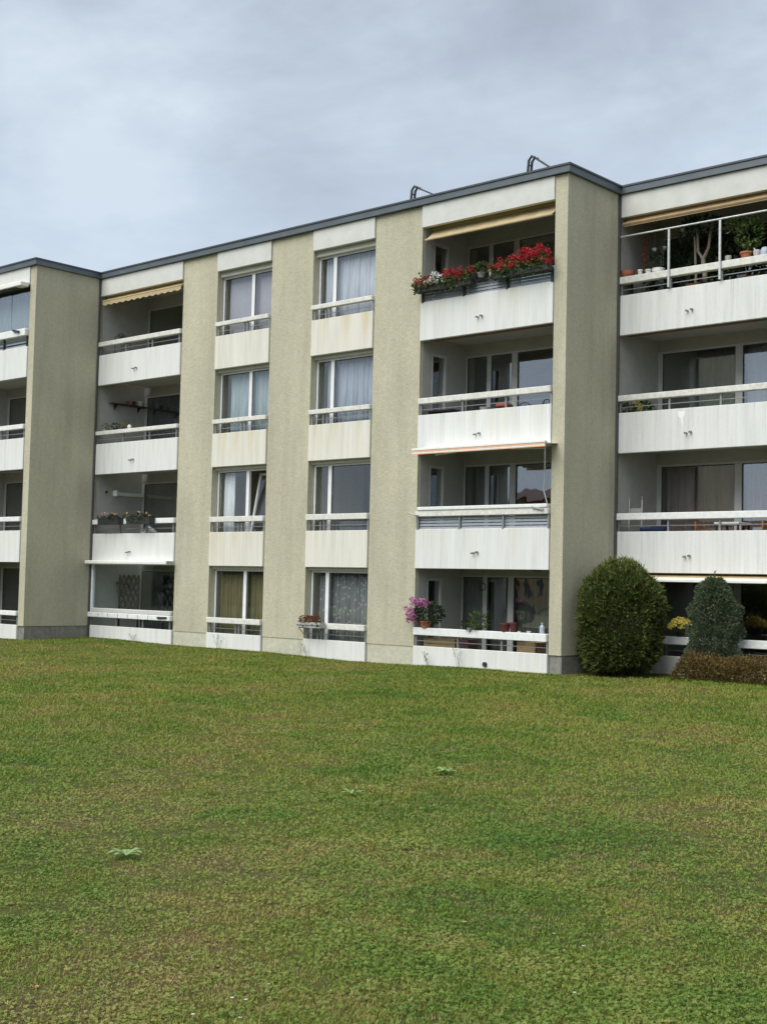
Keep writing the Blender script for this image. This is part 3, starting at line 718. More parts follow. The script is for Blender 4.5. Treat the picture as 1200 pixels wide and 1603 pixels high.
# ground-floor right balcony
zr = T[1]+.44
t = thing('potted_chrysanthemum', 'pink flowering plant in a terracotta pot at the left end of the ground-floor rail', 'potted plant', (-6.62, .02, zr))
pot_mesh(.15, .16).build('pot', 'terracotta', t)
m = MB(); ball(m, (.08, 0, .34), (.42, .22, .26), 620, .075, .045, .2); m.build('foliage', 'leaf_dark', t)
m = MB()
for k in range(16): blossoms(m, [(R.uniform(-.34, .12), -.16+R.gauss(0, .06), R.uniform(.50, .70))], .055, 26, .04)
for k in range(17): blossoms(m, [(R.uniform(-.46, -.22), -.18+R.gauss(0, .05), R.uniform(.12, .48))], .055, 26, .04)
m.build('flowers', 'petal_pink', t)
potted('potted_grass', 'spiky light-green pot plant left of the red-brown pots on the ground-floor rail', 'potted plant', (-5.05, .03, zr), .09, .07, 'pot_dark', ('leaf_green', (.20, .10, .16), 130, .16, .025, .9))
potted('potted_plant', 'low dark-leaved pot plant beside the spiky light-green one', 'potted plant', (-5.40, .03, zr), .08, .07, 'pot_dark', ('leaf_dark', (.16, .1, .08), 110, .06, .04, .9))
potted('trailing_plant', 'small yellow-green trailing plant draped over the ground-floor rail', 'potted plant', (-5.27, -.05, zr), .05, .05, 'pot_grey', ('leaf_green', (.14, .06, .07), 70, .06, .02, .2))
t = thing('flower_pot', 'dark red empty pot on the ground-floor rail before the wide white post', 'pot', (-4.30, .03, zr)); pot_mesh(.12, .20).build('pot', 'pot_red', t); MB().lathe([(.1, .165), (.1, .175), (.01, .176)], 14).build('soil', 'soil', t)
t = thing('flower_pot', 'smaller dark red pot at the right side of its larger twin', 'pot', (-4.08, .03, zr)); pot_mesh(.09, .22).build('pot', 'pot_red', t); MB().lathe([(.07, .185), (.07, .195), (.01, .196)], 14).build('soil', 'soil', t)
o = MB().lathe([(.05, 0), (.055, .02), (.055, .15), (.02, .19), (.02, .22), (.028, .22), (.028, .24), (.005, .24)], 14).build('bottle', 'pot_blue', loc=(-3.30, .03, zr)); tag(o, 'pale blue-white bottle at the right end of the ground-floor rail', 'bottle')
for k, (dx, s, lb) in enumerate(((-3.66, .05, 'small white dish left of the blue-white bottle on the rail'), (-3.92, .035, 'tiny white cup on the rail, right of the dark red pots'))):
    o = MB().lathe([(s*.6, 0), (s*1.2, s*.8), (s*1.1, s*.8), (s*.5, s*.2), (.005, s*.2)], 12).build('dish', 'pot_white', loc=(dx, .03, zr)); tag(o, lb, 'dish')
fl = {i: T[i]-.58 for i in (1, 2, 3, 4)}
def crate(label, x, y, z, w_, d_, h, mat, n=4, name='crate'):
    t = thing(name, label, 'crate', (x, y, z))
    for k in range(n):
        za = .02+k*(h-.02)/n; zb = za+(h-.02)/n-.018
        for yy in (-d_/2, d_/2-.015): MB().box(-w_/2, w_/2, yy, yy+.015, za, zb).build('slat', mat, t)
        for xx in (-w_/2, w_/2-.015): MB().box(xx, xx+.015, -d_/2+.016, d_/2-.016, za, zb).build('slat', mat, t)
    for xx in (-w_/2+.016, w_/2-.046):
        for yy in (-d_/2+.016, d_/2-.046): MB().box(xx, xx+.03, yy, yy+.03, 0, h).build('corner_batten', mat, t)
    MB().box(-w_/2+.016, w_/2-.016, -d_/2+.016, d_/2-.016, 0, .015).build('base', mat, t)
    return t
crate('wide tan wooden crate behind the ground-floor parapet below the pink flowers', -6.40, .45, fl[1], .95, .4, .78, 'wood_tan', 6)
crate('narrow reddish crate right of the tan crate behind the ground-floor parapet', -5.72, .45, fl[1], .36, .36, .80, 'wood_plum', 6)
crate('pale slatted crate behind the ground-floor parapet left of the patterned basket', -3.88, .45, fl[1], .5, .4, .82, 'wood_tan', 3)
crate('brown wicker-like crate at the right end behind the ground-floor parapet', -3.38, .45, fl[1], .42, .4, .80, 'wood_dark', 7, 'basket')
t = thing('hanging_ornament', 'small dark ring ornament hanging above the middle ground-floor balcony door', 'ornament', (-5.86, 1.2, 1.86))
m = MB(); m.tube([(.09*math.cos(a*.5236), 0, .09*math.sin(a*.5236)) for a in range(13)], .012, 6); m.build('ring', 'dark_metal', t)
MB().tube([(0, 0, .09), (0, 0, T[2]-.78-1.86)], .004, 4).build('cord', 'dark_metal', t)
o = MB().lathe([(.02, .16), (.06, .14), (.10, .06), (.11, 0), (.09, -.01), (.005, -.01)], 14).build('ceiling_lamp', 'dark_metal', loc=(-4.15, 1.0, T[2]-.78-.162)); tag(o, 'dark round lamp under the ceiling of the ground-floor balcony with pink flowers', 'lamp')

# right balcony, one below top: metal chairs, red stool, bucket
def metal_chair(label, x, y, z, rz, mat, top):
    t = thing('garden_chair', label, 'chair', (x, y, z), 'dark metal chairs behind the bare rail'); t.rotation_euler = (0, 0, rz)
    MB().box(-.21, .21, -.2, .2, .43, .45).build('seat', mat, t)
    for sx in (-.19, .19):
        for sy in (-.18, .18): MB().tube([(sx, sy, 0), (sx, sy, .43)], .011, 6).build('leg', mat, t)
    MB().tube([(-.2, .19, .44)] + [(.2*math.cos(math.pi-a*math.pi/10), .22, .56+(top-.56)*math.sin(a*math.pi/10)) for a in range(11)] + [(.2, .19, .44)], .013, 6).build('backrest', mat, t)
    for dx in (-.09, 0, .09): MB().tube([(dx, .2, .45), (dx, .22, .5+(top-.52)*.9)], .008, 5).build('spindle', mat, t)
metal_chair('dark metal chair with curved back, nearest the red stool behind the bare rail', -4.35, .62, fl[3], .4, 'dark_metal', .80)
metal_chair('dark metal chair with curved back, middle one behind the bare rail', -3.85, .55, fl[3], -.3, 'dark_metal', .82)
metal_chair('dark metal chair with curved back, at the right end behind the bare rail', -3.38, .5, fl[3], .1, 'dark_metal', .83)
t = thing('stool', 'red stool behind the rail below the second balcony door pane', 'stool', (-4.98, .75, fl[3]))
MB().box(-.16, .16, -.16, .16, .70, .80).build('seat', 'cloth_red', t, bevel=.03)
for sx in (-.13, .13):
    for sy in (-.13, .13): MB().tube([(sx*1.2, sy*1.2, 0), (sx, sy, .70)], .012, 6).build('leg', 'steel', t)
t = thing('bucket', 'pale green bucket on the balcony floor left of the red stool', 'bucket', (-5.65, .9, fl[3]+.48)); MB().lathe([(.10, 0), (.13, .28), (.14, .28), (.14, .30), (.12, .30), (.09, .02), (.005, .02)], 16).build('body', 'pot_grey', t)
o = MB().box(-.2, .2, -.2, .2, 0, .02).box(-.19, -.15, -.19, -.15, -.48, 0).box(.15, .19, .15, .19, -.48, 0).box(-.19, -.15, .15, .19, -.48, 0).box(.15, .19, -.19, -.15, -.48, 0).build('side_table', 'plastic_grey', loc=(-5.65, .9, fl[3]+.46)); tag(o, 'low grey side table carrying the pale green bucket', 'table')
t = thing('storage_box', 'black storage chest in the left corner behind the bare rail', 'chest', (-6.55, .55, fl[3]))
MB().box(-.36, .36, -.25, .25, 0, .66).build('body', 'pot_dark', t, bevel=.015); MB().box(-.38, .38, -.27, .27, .662, .72).build('lid', 'pot_dark', t, bevel=.015)

# left balcony, one storey above ground: hanging boxes, wall rack, white bag
zr = T[2]+.30
SPs = ((-1, 1), (.02, .16), (-.12, .05))
boxplanter('dark flower box hung on the left balcony rail, left one of two', -19.38, -18.38, -.15, zr-.04, 'pot_dark', 'leaf_dark', [('petal_mixed', 6, .02, 12, SPs)], hgt=.16, n_leaf=150, h=.2, d=.2)
boxplanter('dark flower box hung on the left balcony rail, right one of two', -17.98, -16.88, -.15, zr-.04, 'pot_dark', 'leaf_dark', [('petal_mixed', 6, .022, 12, SPs)], hgt=.16, n_leaf=160, h=.2, d=.2)
m = MB(); ball(m, (0, 0, .13), (.26, .16, .13), 1, .01, .01)
o = MB().lathe([(.16, 0), (.24, .10), (.25, .2), (.16, .30), (.05, .36), (.06, .40), (.01, .40)], 9).build('bag', 'bag_white', loc=(-17.66, .35, fl[2]+.42)); tag(o, 'crumpled white bag behind the left parapet under the right dark flower box', 'bag')
t = thing('bench', 'dark low bench behind the left parapet, carrying the white bag', 'bench', (-17.6, .38, fl[2]))
MB().box(-.55, .55, -.2, .2, .38, .42).build('seat', 'wood_dark', t)
for sx in (-.48, .48): MB().box(sx-.03, sx+.03, -.18, .18, 0, .378).build('leg', 'wood_dark', t)
t = thing('wall_rack', 'white wall-mounted clothes drying bar on the left balcony side wall', 'drying rack', (-19.99, .78, 4.48))
MB().box(.003, .16, 0, 1.05, -.05, .05).build('housing', 'awning_white', t, bevel=.02)
MB().tube([(.10, -.02, -.02), (.22, .55, -.04), (.12, 1.08, -.02)], .012, 6).build('arm', 'awning_white', t)
MB().box(.003, .2, -.06, -.004, -.08, .10).build('end_cap', 'awning_white', t, bevel=.01)
o = MB().tube([(0, 0, 0), (.07, 0, 0), (.07, 0, .06)], .03, 8).build('wall_socket', 'dark_metal', loc=(-19.991, .45, 4.5)); tag(o, 'small dark fitting on the side wall left of the white drying bar', 'fitting')

# left balcony, one below top: wall shelf with pots, rail plants
t = thing('wall_shelf', 'dark red-brown shelf with small pots on the left balcony side wall', 'shelf', (-19.99, .45, 7.28))
MB().box(.003, .22, 0, 1.36, -.02, .015).build('board', 'wood_dark', t)
for yy in (.2, 1.1): MB().add([(.003, yy, -.021), (.2, yy, -.021), (.003, yy, -.2), (.003, yy+.015, -.021), (.2, yy+.015, -.021), (.003, yy+.015, -.2)], [(0, 1, 2), (5, 4, 3), (0, 3, 4, 1), (1, 4, 5, 2), (2, 5, 3, 0)]).build('bracket', 'dark_metal', t)
for yy, r_, mt, lb in ((.72, .05, 'terracotta', 'tiny terracotta pot, leftmost on the dark red-brown wall shelf'), (.98, .06, 'pot_red', 'small red pot in the middle of the dark red-brown wall shelf'), (1.22, .075, 'pot_white', 'small white pot on the dark red-brown wall shelf, right of the red one'), (1.38+.36, .06, 'wood_tan', None)):
    if lb: t = thing('flower_pot', lb, 'pot', (-19.87, .45+yy-.1, 7.297)); pot_mesh(r_, r_*2.2).build('pot', mt, t)
zr = T[3]+.39
for k, (xx, rr, fm, lb) in enumerate(((-19.55, .14, 'leaf_dry', 'sparse dry plant in a low bowl, left end of rail below the shelf'), (-19.05, .13, 'leaf_dark', 'dark low plant second from the left on the rail below the shelf'), (-18.62, .17, 'leaf_dry', 'larger dried bouquet on the rail below the shelf'))):
    potted('rail_plant', lb, 'potted plant', (xx, .04, zr), .08, .06, 'pot_dark' if k else 'pot_grey', (fm, (rr*1.4, .08, rr*.6), 90, .06, .03, .9))
o = MB().lathe([(.05, 0), (.07, .05), (.05, .1), (.03, .12), (.005, .12)], 12).build('lantern', 'pot_white', loc=(-18.35, .04, zr)); tag(o, 'small white lantern right of the dried bouquet on the rail', 'lantern')
# left top balcony: wire plant stand
t = thing('wire_stand', 'dark wire plant stand behind the rail of the left top-floor balcony', 'plant stand', (-19.45, .5, fl[4]))
for x_ in (-.22, .22):
    for y_ in (-.12, .12): MB().tube([(x_, y_, 0), (x_, y_, 1.22)], .01, 5).build('leg', 'dark_metal', t)
for zz_ in (.6, 1.0, 1.2):
    for y_ in (-.12, 0, .12): MB().tube([(-.22, y_, zz_), (.22, y_, zz_)], .008, 5).build('wire', 'dark_metal', t)
potted('flower_pot', 'small dark potted plant right of the wire stand on the top-left balcony rail', 'potted plant', (-18.95, .05, T[4]+.405), .06, .07, 'pot_dark', ('leaf_dark', (.12, .06, .05), 50, .05, .03, .8))

# glazed ground-floor balcony: trellis
t = thing('trellis', 'dark brown diamond trellis panel inside the glazed ground-floor balcony', 'trellis', (-19.37, 1.0, fl[1]))
for k in range(8):
    xa = -.52+k*.25-.50; 
    for sgn in (1, -1):
        p0 = Vector((xa, .008*sgn, 1.08)); p1 = Vector((xa+.72, .008*sgn, 2.12))
        if sgn < 0: p0.x, p1.x = p1.x, p0.x
        # clip to the panel width
        d_ = p1-p0; ts = sorted(((-.45-p0.x)/d_.x, (.45-p0.x)/d_.x)); a_, e_ = max(0, ts[0]), min(1, ts[1])
        if e_-a_ > .08: MB().bar(p0+d_*a_, p0+d_*e_, .06, .014, (0, 1, 0)).build('lath', 'trellis', t)
for xx in (-.47, .47): MB().box(xx-.02, xx+.02, -.02, .02, 0, 2.14).build('upright', 'trellis', t)
m = MB(); ball(m, (-.35, -.03, 1.75), (.22, .05, .3), 120, .07, .05); ball(m, (.2, -.03, 1.9), (.3, .05, .2), 90, .07, .05); m.build('climber', 'leaf_dark', t)

# right-hand top balcony: a jungle of pots on the rail shelf
yr = Y3+.22; zr = T[4]+.435
x3 = BX['R3'][0]
sh = thing('plant_shelf', 'dark shelf board behind the top-right balcony rail carrying pots', 'shelf', ((x3+1.1)/2, Y3+.34, fl[4]))
hw = (1.1-x3)/2-.06
MB().box(-hw, hw, -.2, .2, .985, 1.01).build('board', 'wood_dark', sh)
for q in (-hw+.1, 0, hw-.1): MB().box(q-.02, q+.02, -.02, .02, 0, .984).build('leg', 'dark_metal', sh)
zr = fl[4]+1.011
def P8(u, v): return px(930+u/4.4444, 230+v/4.4444, y=yr)
t = thing('flower_pot', 'wide terracotta bowl at the left end of the top-right balcony shelf', 'pot', (P8(230, 880).x, yr, zr)); MB().lathe([(.10, 0), (.16, .1), (.17, .18), (.15, .18), (.13, .1), (.005, .1)], 16).build('pot', 'terracotta', t)
t = potted('flower_pot', 'small white pot next to the tall reddish column plant', 'pot', (P8(318, 860).x, yr, zr), .06, .17, 'pot_white')
potted('flower_pot', 'round white pot, middle of three white pots on the top-right shelf', 'potted plant', (P8(377, 850).x, yr, zr), .09, .14, 'pot_white', ('leaf_dark', (.10, .08, .12), 60, .07, .03, .8))
t = thing('flower_pot', 'widest white bowl left of the first steel post on the top-right shelf', 'potted plant', (P8(445, 840).x, yr, zr))
MB().lathe([(.09, 0), (.14, .05), (.15, .13), (.14, .13), (.12, .05), (.005, .05)], 16).build('pot', 'pot_white', t); m = MB(); ball(m, (0, 0, .22), (.08, .06, .1), 40, .09, .015); m.build('foliage', 'leaf_dark', t)
t = thing('column_plant', 'slender reddish column plant at the left of the top-right balcony', 'plant', (P8(300, 860).x, Y3+.52, zr-.0))
MB().lathe([(.06, 0), (.08, .1), (.06, .1), (.005, .1)], 12).build('pot', 'terracotta', t); m = MB(); m.tube([(0, 0, .08), (.01, 0, .95)], .02, 6)
for k in range(80): m.leaf((0, 0, .1+k*.011), (math.cos(k*2.4), math.sin(k*2.4), .25), .07, .05, R.random())
m.build('foliage', 'leaf_reddish', t)
t = thing('potted_tree', 'pale forked-trunk indoor tree behind the top-right rail', 'potted tree', (P8(680, 800).x, Y3+.75, fl[4]))
pot_mesh(.2, .5).build('pot', 'pot_dark', t)
m = MB(); m.tube([(0, 0, .45), (.02, 0, .95), (-.03, .02, 1.35)], [.085, .07, .05], 8); m.tube([(-.03, .02, 1.33), (-.16, .02, 1.55), (-.17, 0, 2.05)], [.04, .035, .03], 7); m.tube([(-.03, .02, 1.33), (.12, .0, 1.6), (.16, .02, 2.05)], [.045, .035, .028], 7)
m.tube([(-.26, .05, .45), (-.22, .05, 1.0), (-.24, 0, 1.9)], [.035, .03, .022], 7); m.build('trunk', 'bark_pale', t)
m = MB(); ball(m, (-.05, 0, 2.12), (.5, .3, .18), 260, .12, .05); m.build('crown', 'leaf_dark', t)
t = thing('potted_plant', 'leafy green bush in a terracotta pot between the second steel post and the frame edge', 'potted plant', (P8(1050, 745).x, yr+.05, zr))
pot_mesh(.14, .19).build('pot', 'terracotta', t); m = MB(); ball(m, (.02, .1, .62), (.28, .2, .34), 300, .11, .07); ball(m, (-.25, .1, .85), (.25, .2, .16), 120, .11, .07); m.tube([(0, 0, .15), (.02, .08, .6)], .015, 6); m.build('foliage', 'leaf_green', t)
o = MB().lathe([(.06, 0), (.07, .12), (.07, .16), (.005, .16)], 12).build('flower_pot', 'pot_grey', loc=(P8(930, 765).x, yr, zr)); tag(o, 'small grey pot right of the second steel post on the top-right shelf', 'pot')
o = MB().lathe([(.07, 0), (.085, .16), (.075, .18), (.05, .19), (.005, .19)], 12).build('flower_pot', 'pot_grey', loc=(P8(1130, 720).x, yr, zr)); tag(o, 'grey pot left of the blue-white watering can on the top-right shelf', 'pot')
t = thing('watering_can', 'blue-white watering can at the right edge of the top-right shelf', 'watering can', (P8(1185, 715).x, yr, zr))
MB().lathe([(.09, 0), (.10, .12), (.08, .2), (.05, .22), (.005, .22)], 14).build('body', 'pot_blue', t); MB().tube([(-.08, 0, .05), (-.2, 0, .14), (-.26, 0, .24)], [.025, .018, .015], 8).build('spout', 'pot_blue', t)
MB().tube([(.06, 0, .2), (.16, 0, .24), (.17, 0, .1), (.09, 0, .06)], .012, 6).build('handle', 'pot_blue', t)
for k, (u, v, ln) in enumerate(((360, 730, .22), (430, 720, .3), (560, 590, .3))):
    t = thing('hanging_plant', ['dim hanging plant above the round white pot', 'dim trailing plant above the widest white bowl', 'dim hanging plant just right of the first steel post top'][k], 'plant', (P8(u, v).x, Y3+.6, P8(u, v).z))
    m = MB(); ball(m, (0, 0, 0), (.12, .1, ln*.6), 70, .08, .04); m.build('foliage', 'leaf_dark', t)
    MB().lathe([(.05, .08), (.07, .16), (.06, .16), (.005, .1)], 10).build('pot', 'pot_grey', t)
    MB().tube([(0, 0, .15), (0, 0, 10.78-P8(u, v).z)], .004, 4).build('cord', 'steel', t)
for u, w_, hh, lb in ((240, .32, 1.35, 'tall dark leafy plant in the left corner behind the top-right rail'), (540, .42, 1.6, 'tall dark leafy plant left of the forked-trunk tree'), (820, .45, 1.7, 'tall dark leafy plant behind the second steel post'), (1000, .40, 1.75, 'tall dark leafy plant behind the green bush in terracotta')):  # extra dark plants, added to fill out the dark background
    t = thing('foliage_plant', lb, 'potted plant', (P8(u, 760).x-.3, Y3+1.25, fl[4])); pot_mesh(.17, .32).build('pot', 'pot_dark', t)
    m = MB(); m.tube([(0, 0, .25), (.03, 0, hh)], .018, 6); ball(m, (0, 0, hh*.72), (w_, .3, hh*.42), 330, .16, .075); m.build('foliage', 'leaf_dark', t)
# below that rail
crate('brown box under the top-right shelf, nearer the first steel post', P8(668, 930).x, Y3+.45, fl[4], .34, .3, .72, 'wood_orange', 2)
crate('brown box under the top-right shelf, right of the white chair', P8(1080, 860).x, Y3+.45, fl[4], .36, .3, .70, 'wood_orange', 2)
t = thing('white_chair', 'white plastic chair seen under the top-right shelf', 'chair', (P8(965, 880).x, Y3+.62, fl[4]))
MB().box(-.2, .2, -.2, .2, .42, .45).build('seat', 'pot_white', t)
for sx in (-.19, .19):
    for sy in (-.19, .19): MB().tube([(sx, sy, 0), (sx, sy, .42 if sy > 0 else .76)], .016, 6).build('leg', 'pot_white', t)
MB().box(-.02, .2, -.21, -.18, .58, .76).build('backrest', 'pot_blue', t)

# right balcony, one below top: flowers behind the rail
for k, (u, v, fm, lb) in enumerate(((215, 680, 'petal_white', 'white flowering pot plant in the corner under the right-hand rail'), (330, 665, 'petal_yellow', 'yellow flowering pot plant under the right-hand rail'))):
    p = px(930+u/4.333, 480+v/4.333, y=Y3+.35)
    t = thing('flowering_plant', lb, 'potted plant', (p.x, Y3+.35, fl[3])); pot_mesh(.14, .3).build('pot', 'pot_dark', t)
    m = MB(); ball(m, (0, 0, .62), (.24, .18, .26), 260, .09, .05); m.tube([(0, 0, .25), (0, 0, .6)], .015, 5); m.build('foliage', 'leaf_green', t)
    m = MB(); blossoms(m, [(R.uniform(-.12, .12), -.17, R.uniform(.66, .82)) for _ in range(4)], .045, 20, .04); m.build('flowers', fm, t)
# right balcony, first above ground: folding chair, table, wooden chairs
p = px(930+275/4.333, 480+1400/4.333, y=Y3+.45)
t = thing('folding_chair', 'aluminium folding chair leaning by the wall of the right-hand balcony', 'chair', (p.x, Y3+.45, fl[2]))
for sx in (-.17, .17):
    MB().tube([(sx+.06, -.12, 0), (sx, .0, .6), (sx-.05, .10, 1.32), (sx-.07, .13, 1.42)], .014, 7).build('frame_tube', 'galvanised', t)
    MB().tube([(sx+.02, .25, 0), (sx+.01, .05, .55), (sx, -.10, .75)], .012, 7).build('leg', 'galvanised', t)
MB().box(-.15, .15, -.03, .0, .45, .55).build('seat', 'cloth_blue', t); MB().box(-.17, .14, .06, .075, .95, 1.15).build('backrest', 'plastic_grey', t)
for k, (u, lb) in enumerate(((370, 'dark blue cushion beside the folding chair'), (445, 'dark blue folded textile right of the blue cushion'))):
    p = px(930+u/4.333, 480+1475/4.333, y=Y3+.5)
    t = thing('cushion_box', lb+' behind the right-hand rail', 'cushion', (p.x, Y3+.5, fl[2])); MB().box(-.16, .16, -.14, .14, 0, .60).build('stand', 'pot_dark', t, bevel=.01); MB().box(-.18, .17, -.15, .15, .601, .70+.03*k).build('cushion', 'cloth_blue', t, bevel=.03)
def wood_chair(label, x, y, z, rz):
    t = thing('wooden_chair', label, 'chair', (x, y, z), 'wooden chairs on the right-hand balcony'); t.rotation_euler = (0, 0, rz)
    MB().box(-.22, .22, -.21, .21, .43, .46).build('seat', 'wood_orange', t)
    for sx in (-.2, .2):
        MB().box(sx-.018, sx+.018, -.2, -.165, 0, .429).build('leg', 'wood_orange', t); MB().box(sx-.018, sx+.018, .165, .2, 0, .82).build('leg', 'wood_orange', t)
    for zz_ in (.56, .66, .76): MB().box(-.18, .18, .172, .192, zz_, zz_+.06).build('slat', 'wood_orange', t)
for u, lb, rz in ((765, 'orange wooden chair left of the white table, behind the right-hand rail', math.pi/2), (1115, 'orange wooden chair right of the white table, near the frame edge', -math.pi/2)):
    p = px(930+u/4.333, 480+1480/4.333, y=Y3+.7); wood_chair(lb, p.x, Y3+.7, fl[2], rz)
p = px(930+935/4.333, 480+1450/4.333, y=Y3+.7)
t = thing('balcony_table', 'small white-topped table between the two orange wooden chairs', 'table', (p.x, Y3+.7, fl[2]))
MB().box(-.3, .3, -.3, .3, .74, .79).build('table_top', 'pot_white', t, bevel=.01)
for sx in (-.26, .26):
    for sy in (-.26, .26): MB().box(sx-.02, sx+.02, sy-.02, sy+.02, 0, .739).build('leg', 'wood_dark', t)
# ground floor right: yellow chrysanthemum
p = px(1064, 985, y=Y3+.02)
t = thing('potted_chrysanthemum', 'bright yellow chrysanthemum on the rail between round and conical shrubs', 'potted plant', (p.x, Y3+.03, T[1]+.44))
pot_mesh(.12, .13).build('pot', 'pot_dark', t); m = MB(); ball(m, (0, 0, .17), (.21, .18, .09), 160, .05, .03); m.build('foliage', 'leaf_green', t)
m = MB()
for k in range(60):
    a = R.random()*6.28; rr = R.random()**.5
    blossoms(m, [(.29*rr*math.cos(a), .23*rr*math.sin(a), .20+.20*(1-rr*rr))], .036, 14, .036)
m.build('flowers', 'petal_yellow', t)
# window planter at ground floor
t = boxplanter('grey window box with reddish-brown plants under the ground-floor lace curtain', -10.66, -9.84, -.19, T[1]+.30, 'pot_grey', 'leaf_dry', [], hgt=.10, n_leaf=60, h=.14, d=.2, name='window_box')
m = MB()
for k in range(5): ball(m, (-.28+k*.12, 0, .20), (.10, .07, .09), 90, .05, .035)
m.build('succulents', 'leaf_reddish', t)
m = MB()
for sx in (-.36, .36): m.bar((sx, .12, -.20), (sx, .12, .10), .02); m.bar((sx, -.09, -.012), (sx, .12, -.012), .02); m.bar((sx, -.08, -.02), (sx, .12, -.18), .014)
m.bar((-.42, -.115, .07), (.42, -.115, .07), .015); m.build('bracket', 'steel', t)
# thin dry stalks growing at the foot of the wall
for k, (u, v, y, h) in enumerate(((340, 1000, -.12, .42), (478, 1010, -.12, .38), (715, 1030, -.12, .52), (668, 1032, -.12, .38), (208, 1000, -.12, .25))):
    p = px(u, v, y=y)
    t = MB(); zg = gz(p.x, y)
    for q in range(4):
        a = R.uniform(-.3, .3); t.tube([(q*.03, 0, 0), (q*.03+a*.3, -.02, h*.5), (q*.03+a, -.03, h*R.uniform(.75, 1.1))], .004, 4)
        for _ in range(6): t.leaf((q*.03+a*.5, -.02, h*R.uniform(.3, .9)), (R.gauss(0, 1), R.gauss(0, .5), .5), .06, .012, R.random())
    o = t.build('weed_stalk', 'leaf_dry', loc=(p.x, y, zg-.01))
    tag(o, ['thin dry weed stalk before the ground-floor parapet below the olive curtain', 'thin dry weed stalk at the left corner under the window box', 'tall dry weed stalk against the parapet below the pink flowers', 'short dry weed stalk left of the tall one below the pink flowers', 'short grass stalk at the foot of the glazed ground-floor balcony'][k], 'weed')

# ------------------------------------------------------------------ roof gear
def roof_hook(label, u, v, u2, v2):
    a = px(u, v, y=1.0); c = px(u2, v2, y=1.0); zb = 11.12
    t = thing('roof_hoop', label, 'roof ladder hoop', (a.x, 1.0, zb), 'roof ladder hoops')
    top = a.z-zb
    for k, dy in enumerate((0, .13)):
        MB().tube([(-.04, dy, 0), (-.06, dy, top*.55), (-.03, dy, top*.9), (.05, dy, top), (.14, dy, top*.94)], .032, 8).build('upright', 'dark_metal', t)
        MB().tube([(.12, dy, top*.95), (c.x-a.x, dy+.05, c.z-zb), (1.1, dy+.1, 0)], .018, 7).build('stay', 'dark_metal', t)
    for f in (.45, .8): MB().tube([(-.05, 0, top*f), (-.05, .13, top*f)], .015, 6).build('rung', 'dark_metal', t)
roof_hook('dark curved ladder hoop on the roof nearest the right corner', 829, 245, 856, 260)
roof_hook('dark curved ladder hoop on the roof above the wide pier', 646, 292, 674, 303)
p = px(443, 361, y=1.0)
o = MB().lathe([(.07, 0), (.07, p.z-11.12-.06), (.13, p.z-11.12-.05), (.11, p.z-11.12), (.005, p.z-11.12+.02)], 12).build('roof_vent', 'dark_metal', loc=(p.x, 1.0, 11.12)); tag(o, 'tiny dark vent cap poking above the roof edge in the middle', 'vent')

# ------------------------------------------------------------------ shrubs
def shrub_round():
    c = Vector((-1.84, .92, 0.)); hgt = 2.40
    t = thing('round_shrub', 'big clipped round dark-green shrub at the foot of the end wall', 'shrub', (c.x, c.y, -.03))
    m = MB(); m.tube([(0, 0, 0), (.03, 0, .5), (0, .02, 1.1)], [.07, .06, .03], 8)
    for k in range(16):
        a = k*2.4; m.tube([(0, 0, .15+k*.04), (.4*math.cos(a), .4*math.sin(a), .8+k*.06), (.5*math.cos(a), .5*math.sin(a), 1.0+k*.05)], [.03, .02, .008], 5)
    m.build('stem', 'bark', t)
    m = MB(); lump = [(Vector((R.gauss(0, 1), R.gauss(0, 1), R.gauss(0, 1))).normalized(), R.uniform(-.09, .09)) for _ in range(90)]
    for k in range(17000):
        d = Vector((R.gauss(0, 1), R.gauss(0, 1), R.gauss(0, 1))).normalized()
        e = sum(am*max(0, d.dot(lv)-.93)/.07 for lv, am in lump)
        zf = d.z
        rr = .94 if zf > 0 else .94+.10*zf*zf
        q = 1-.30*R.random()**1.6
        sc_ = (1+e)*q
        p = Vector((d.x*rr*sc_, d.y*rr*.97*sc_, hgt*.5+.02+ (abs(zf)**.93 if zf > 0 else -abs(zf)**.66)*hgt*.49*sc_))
        if p.z < .03: continue
        tuft = R.random() < .22
        g = (d*1.0+Vector((R.gauss(0, .5), R.gauss(0, .5), R.gauss(.4, .5)))).normalized()
        ln = R.uniform(.06, .115)*(1.6 if tuft and q > .95 else 1)
        m.leaf(p, g, ln, R.uniform(.022, .038), min(1, max(0, R.gauss(.42, .22)+(.18 if q > .97 else -.08)+e*2)))  # hue higher on the outer skin and bulges, lower inside and in hollows
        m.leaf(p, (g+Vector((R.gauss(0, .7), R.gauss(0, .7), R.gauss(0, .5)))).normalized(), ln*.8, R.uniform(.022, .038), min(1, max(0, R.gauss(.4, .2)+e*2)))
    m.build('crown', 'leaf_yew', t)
shrub_round()
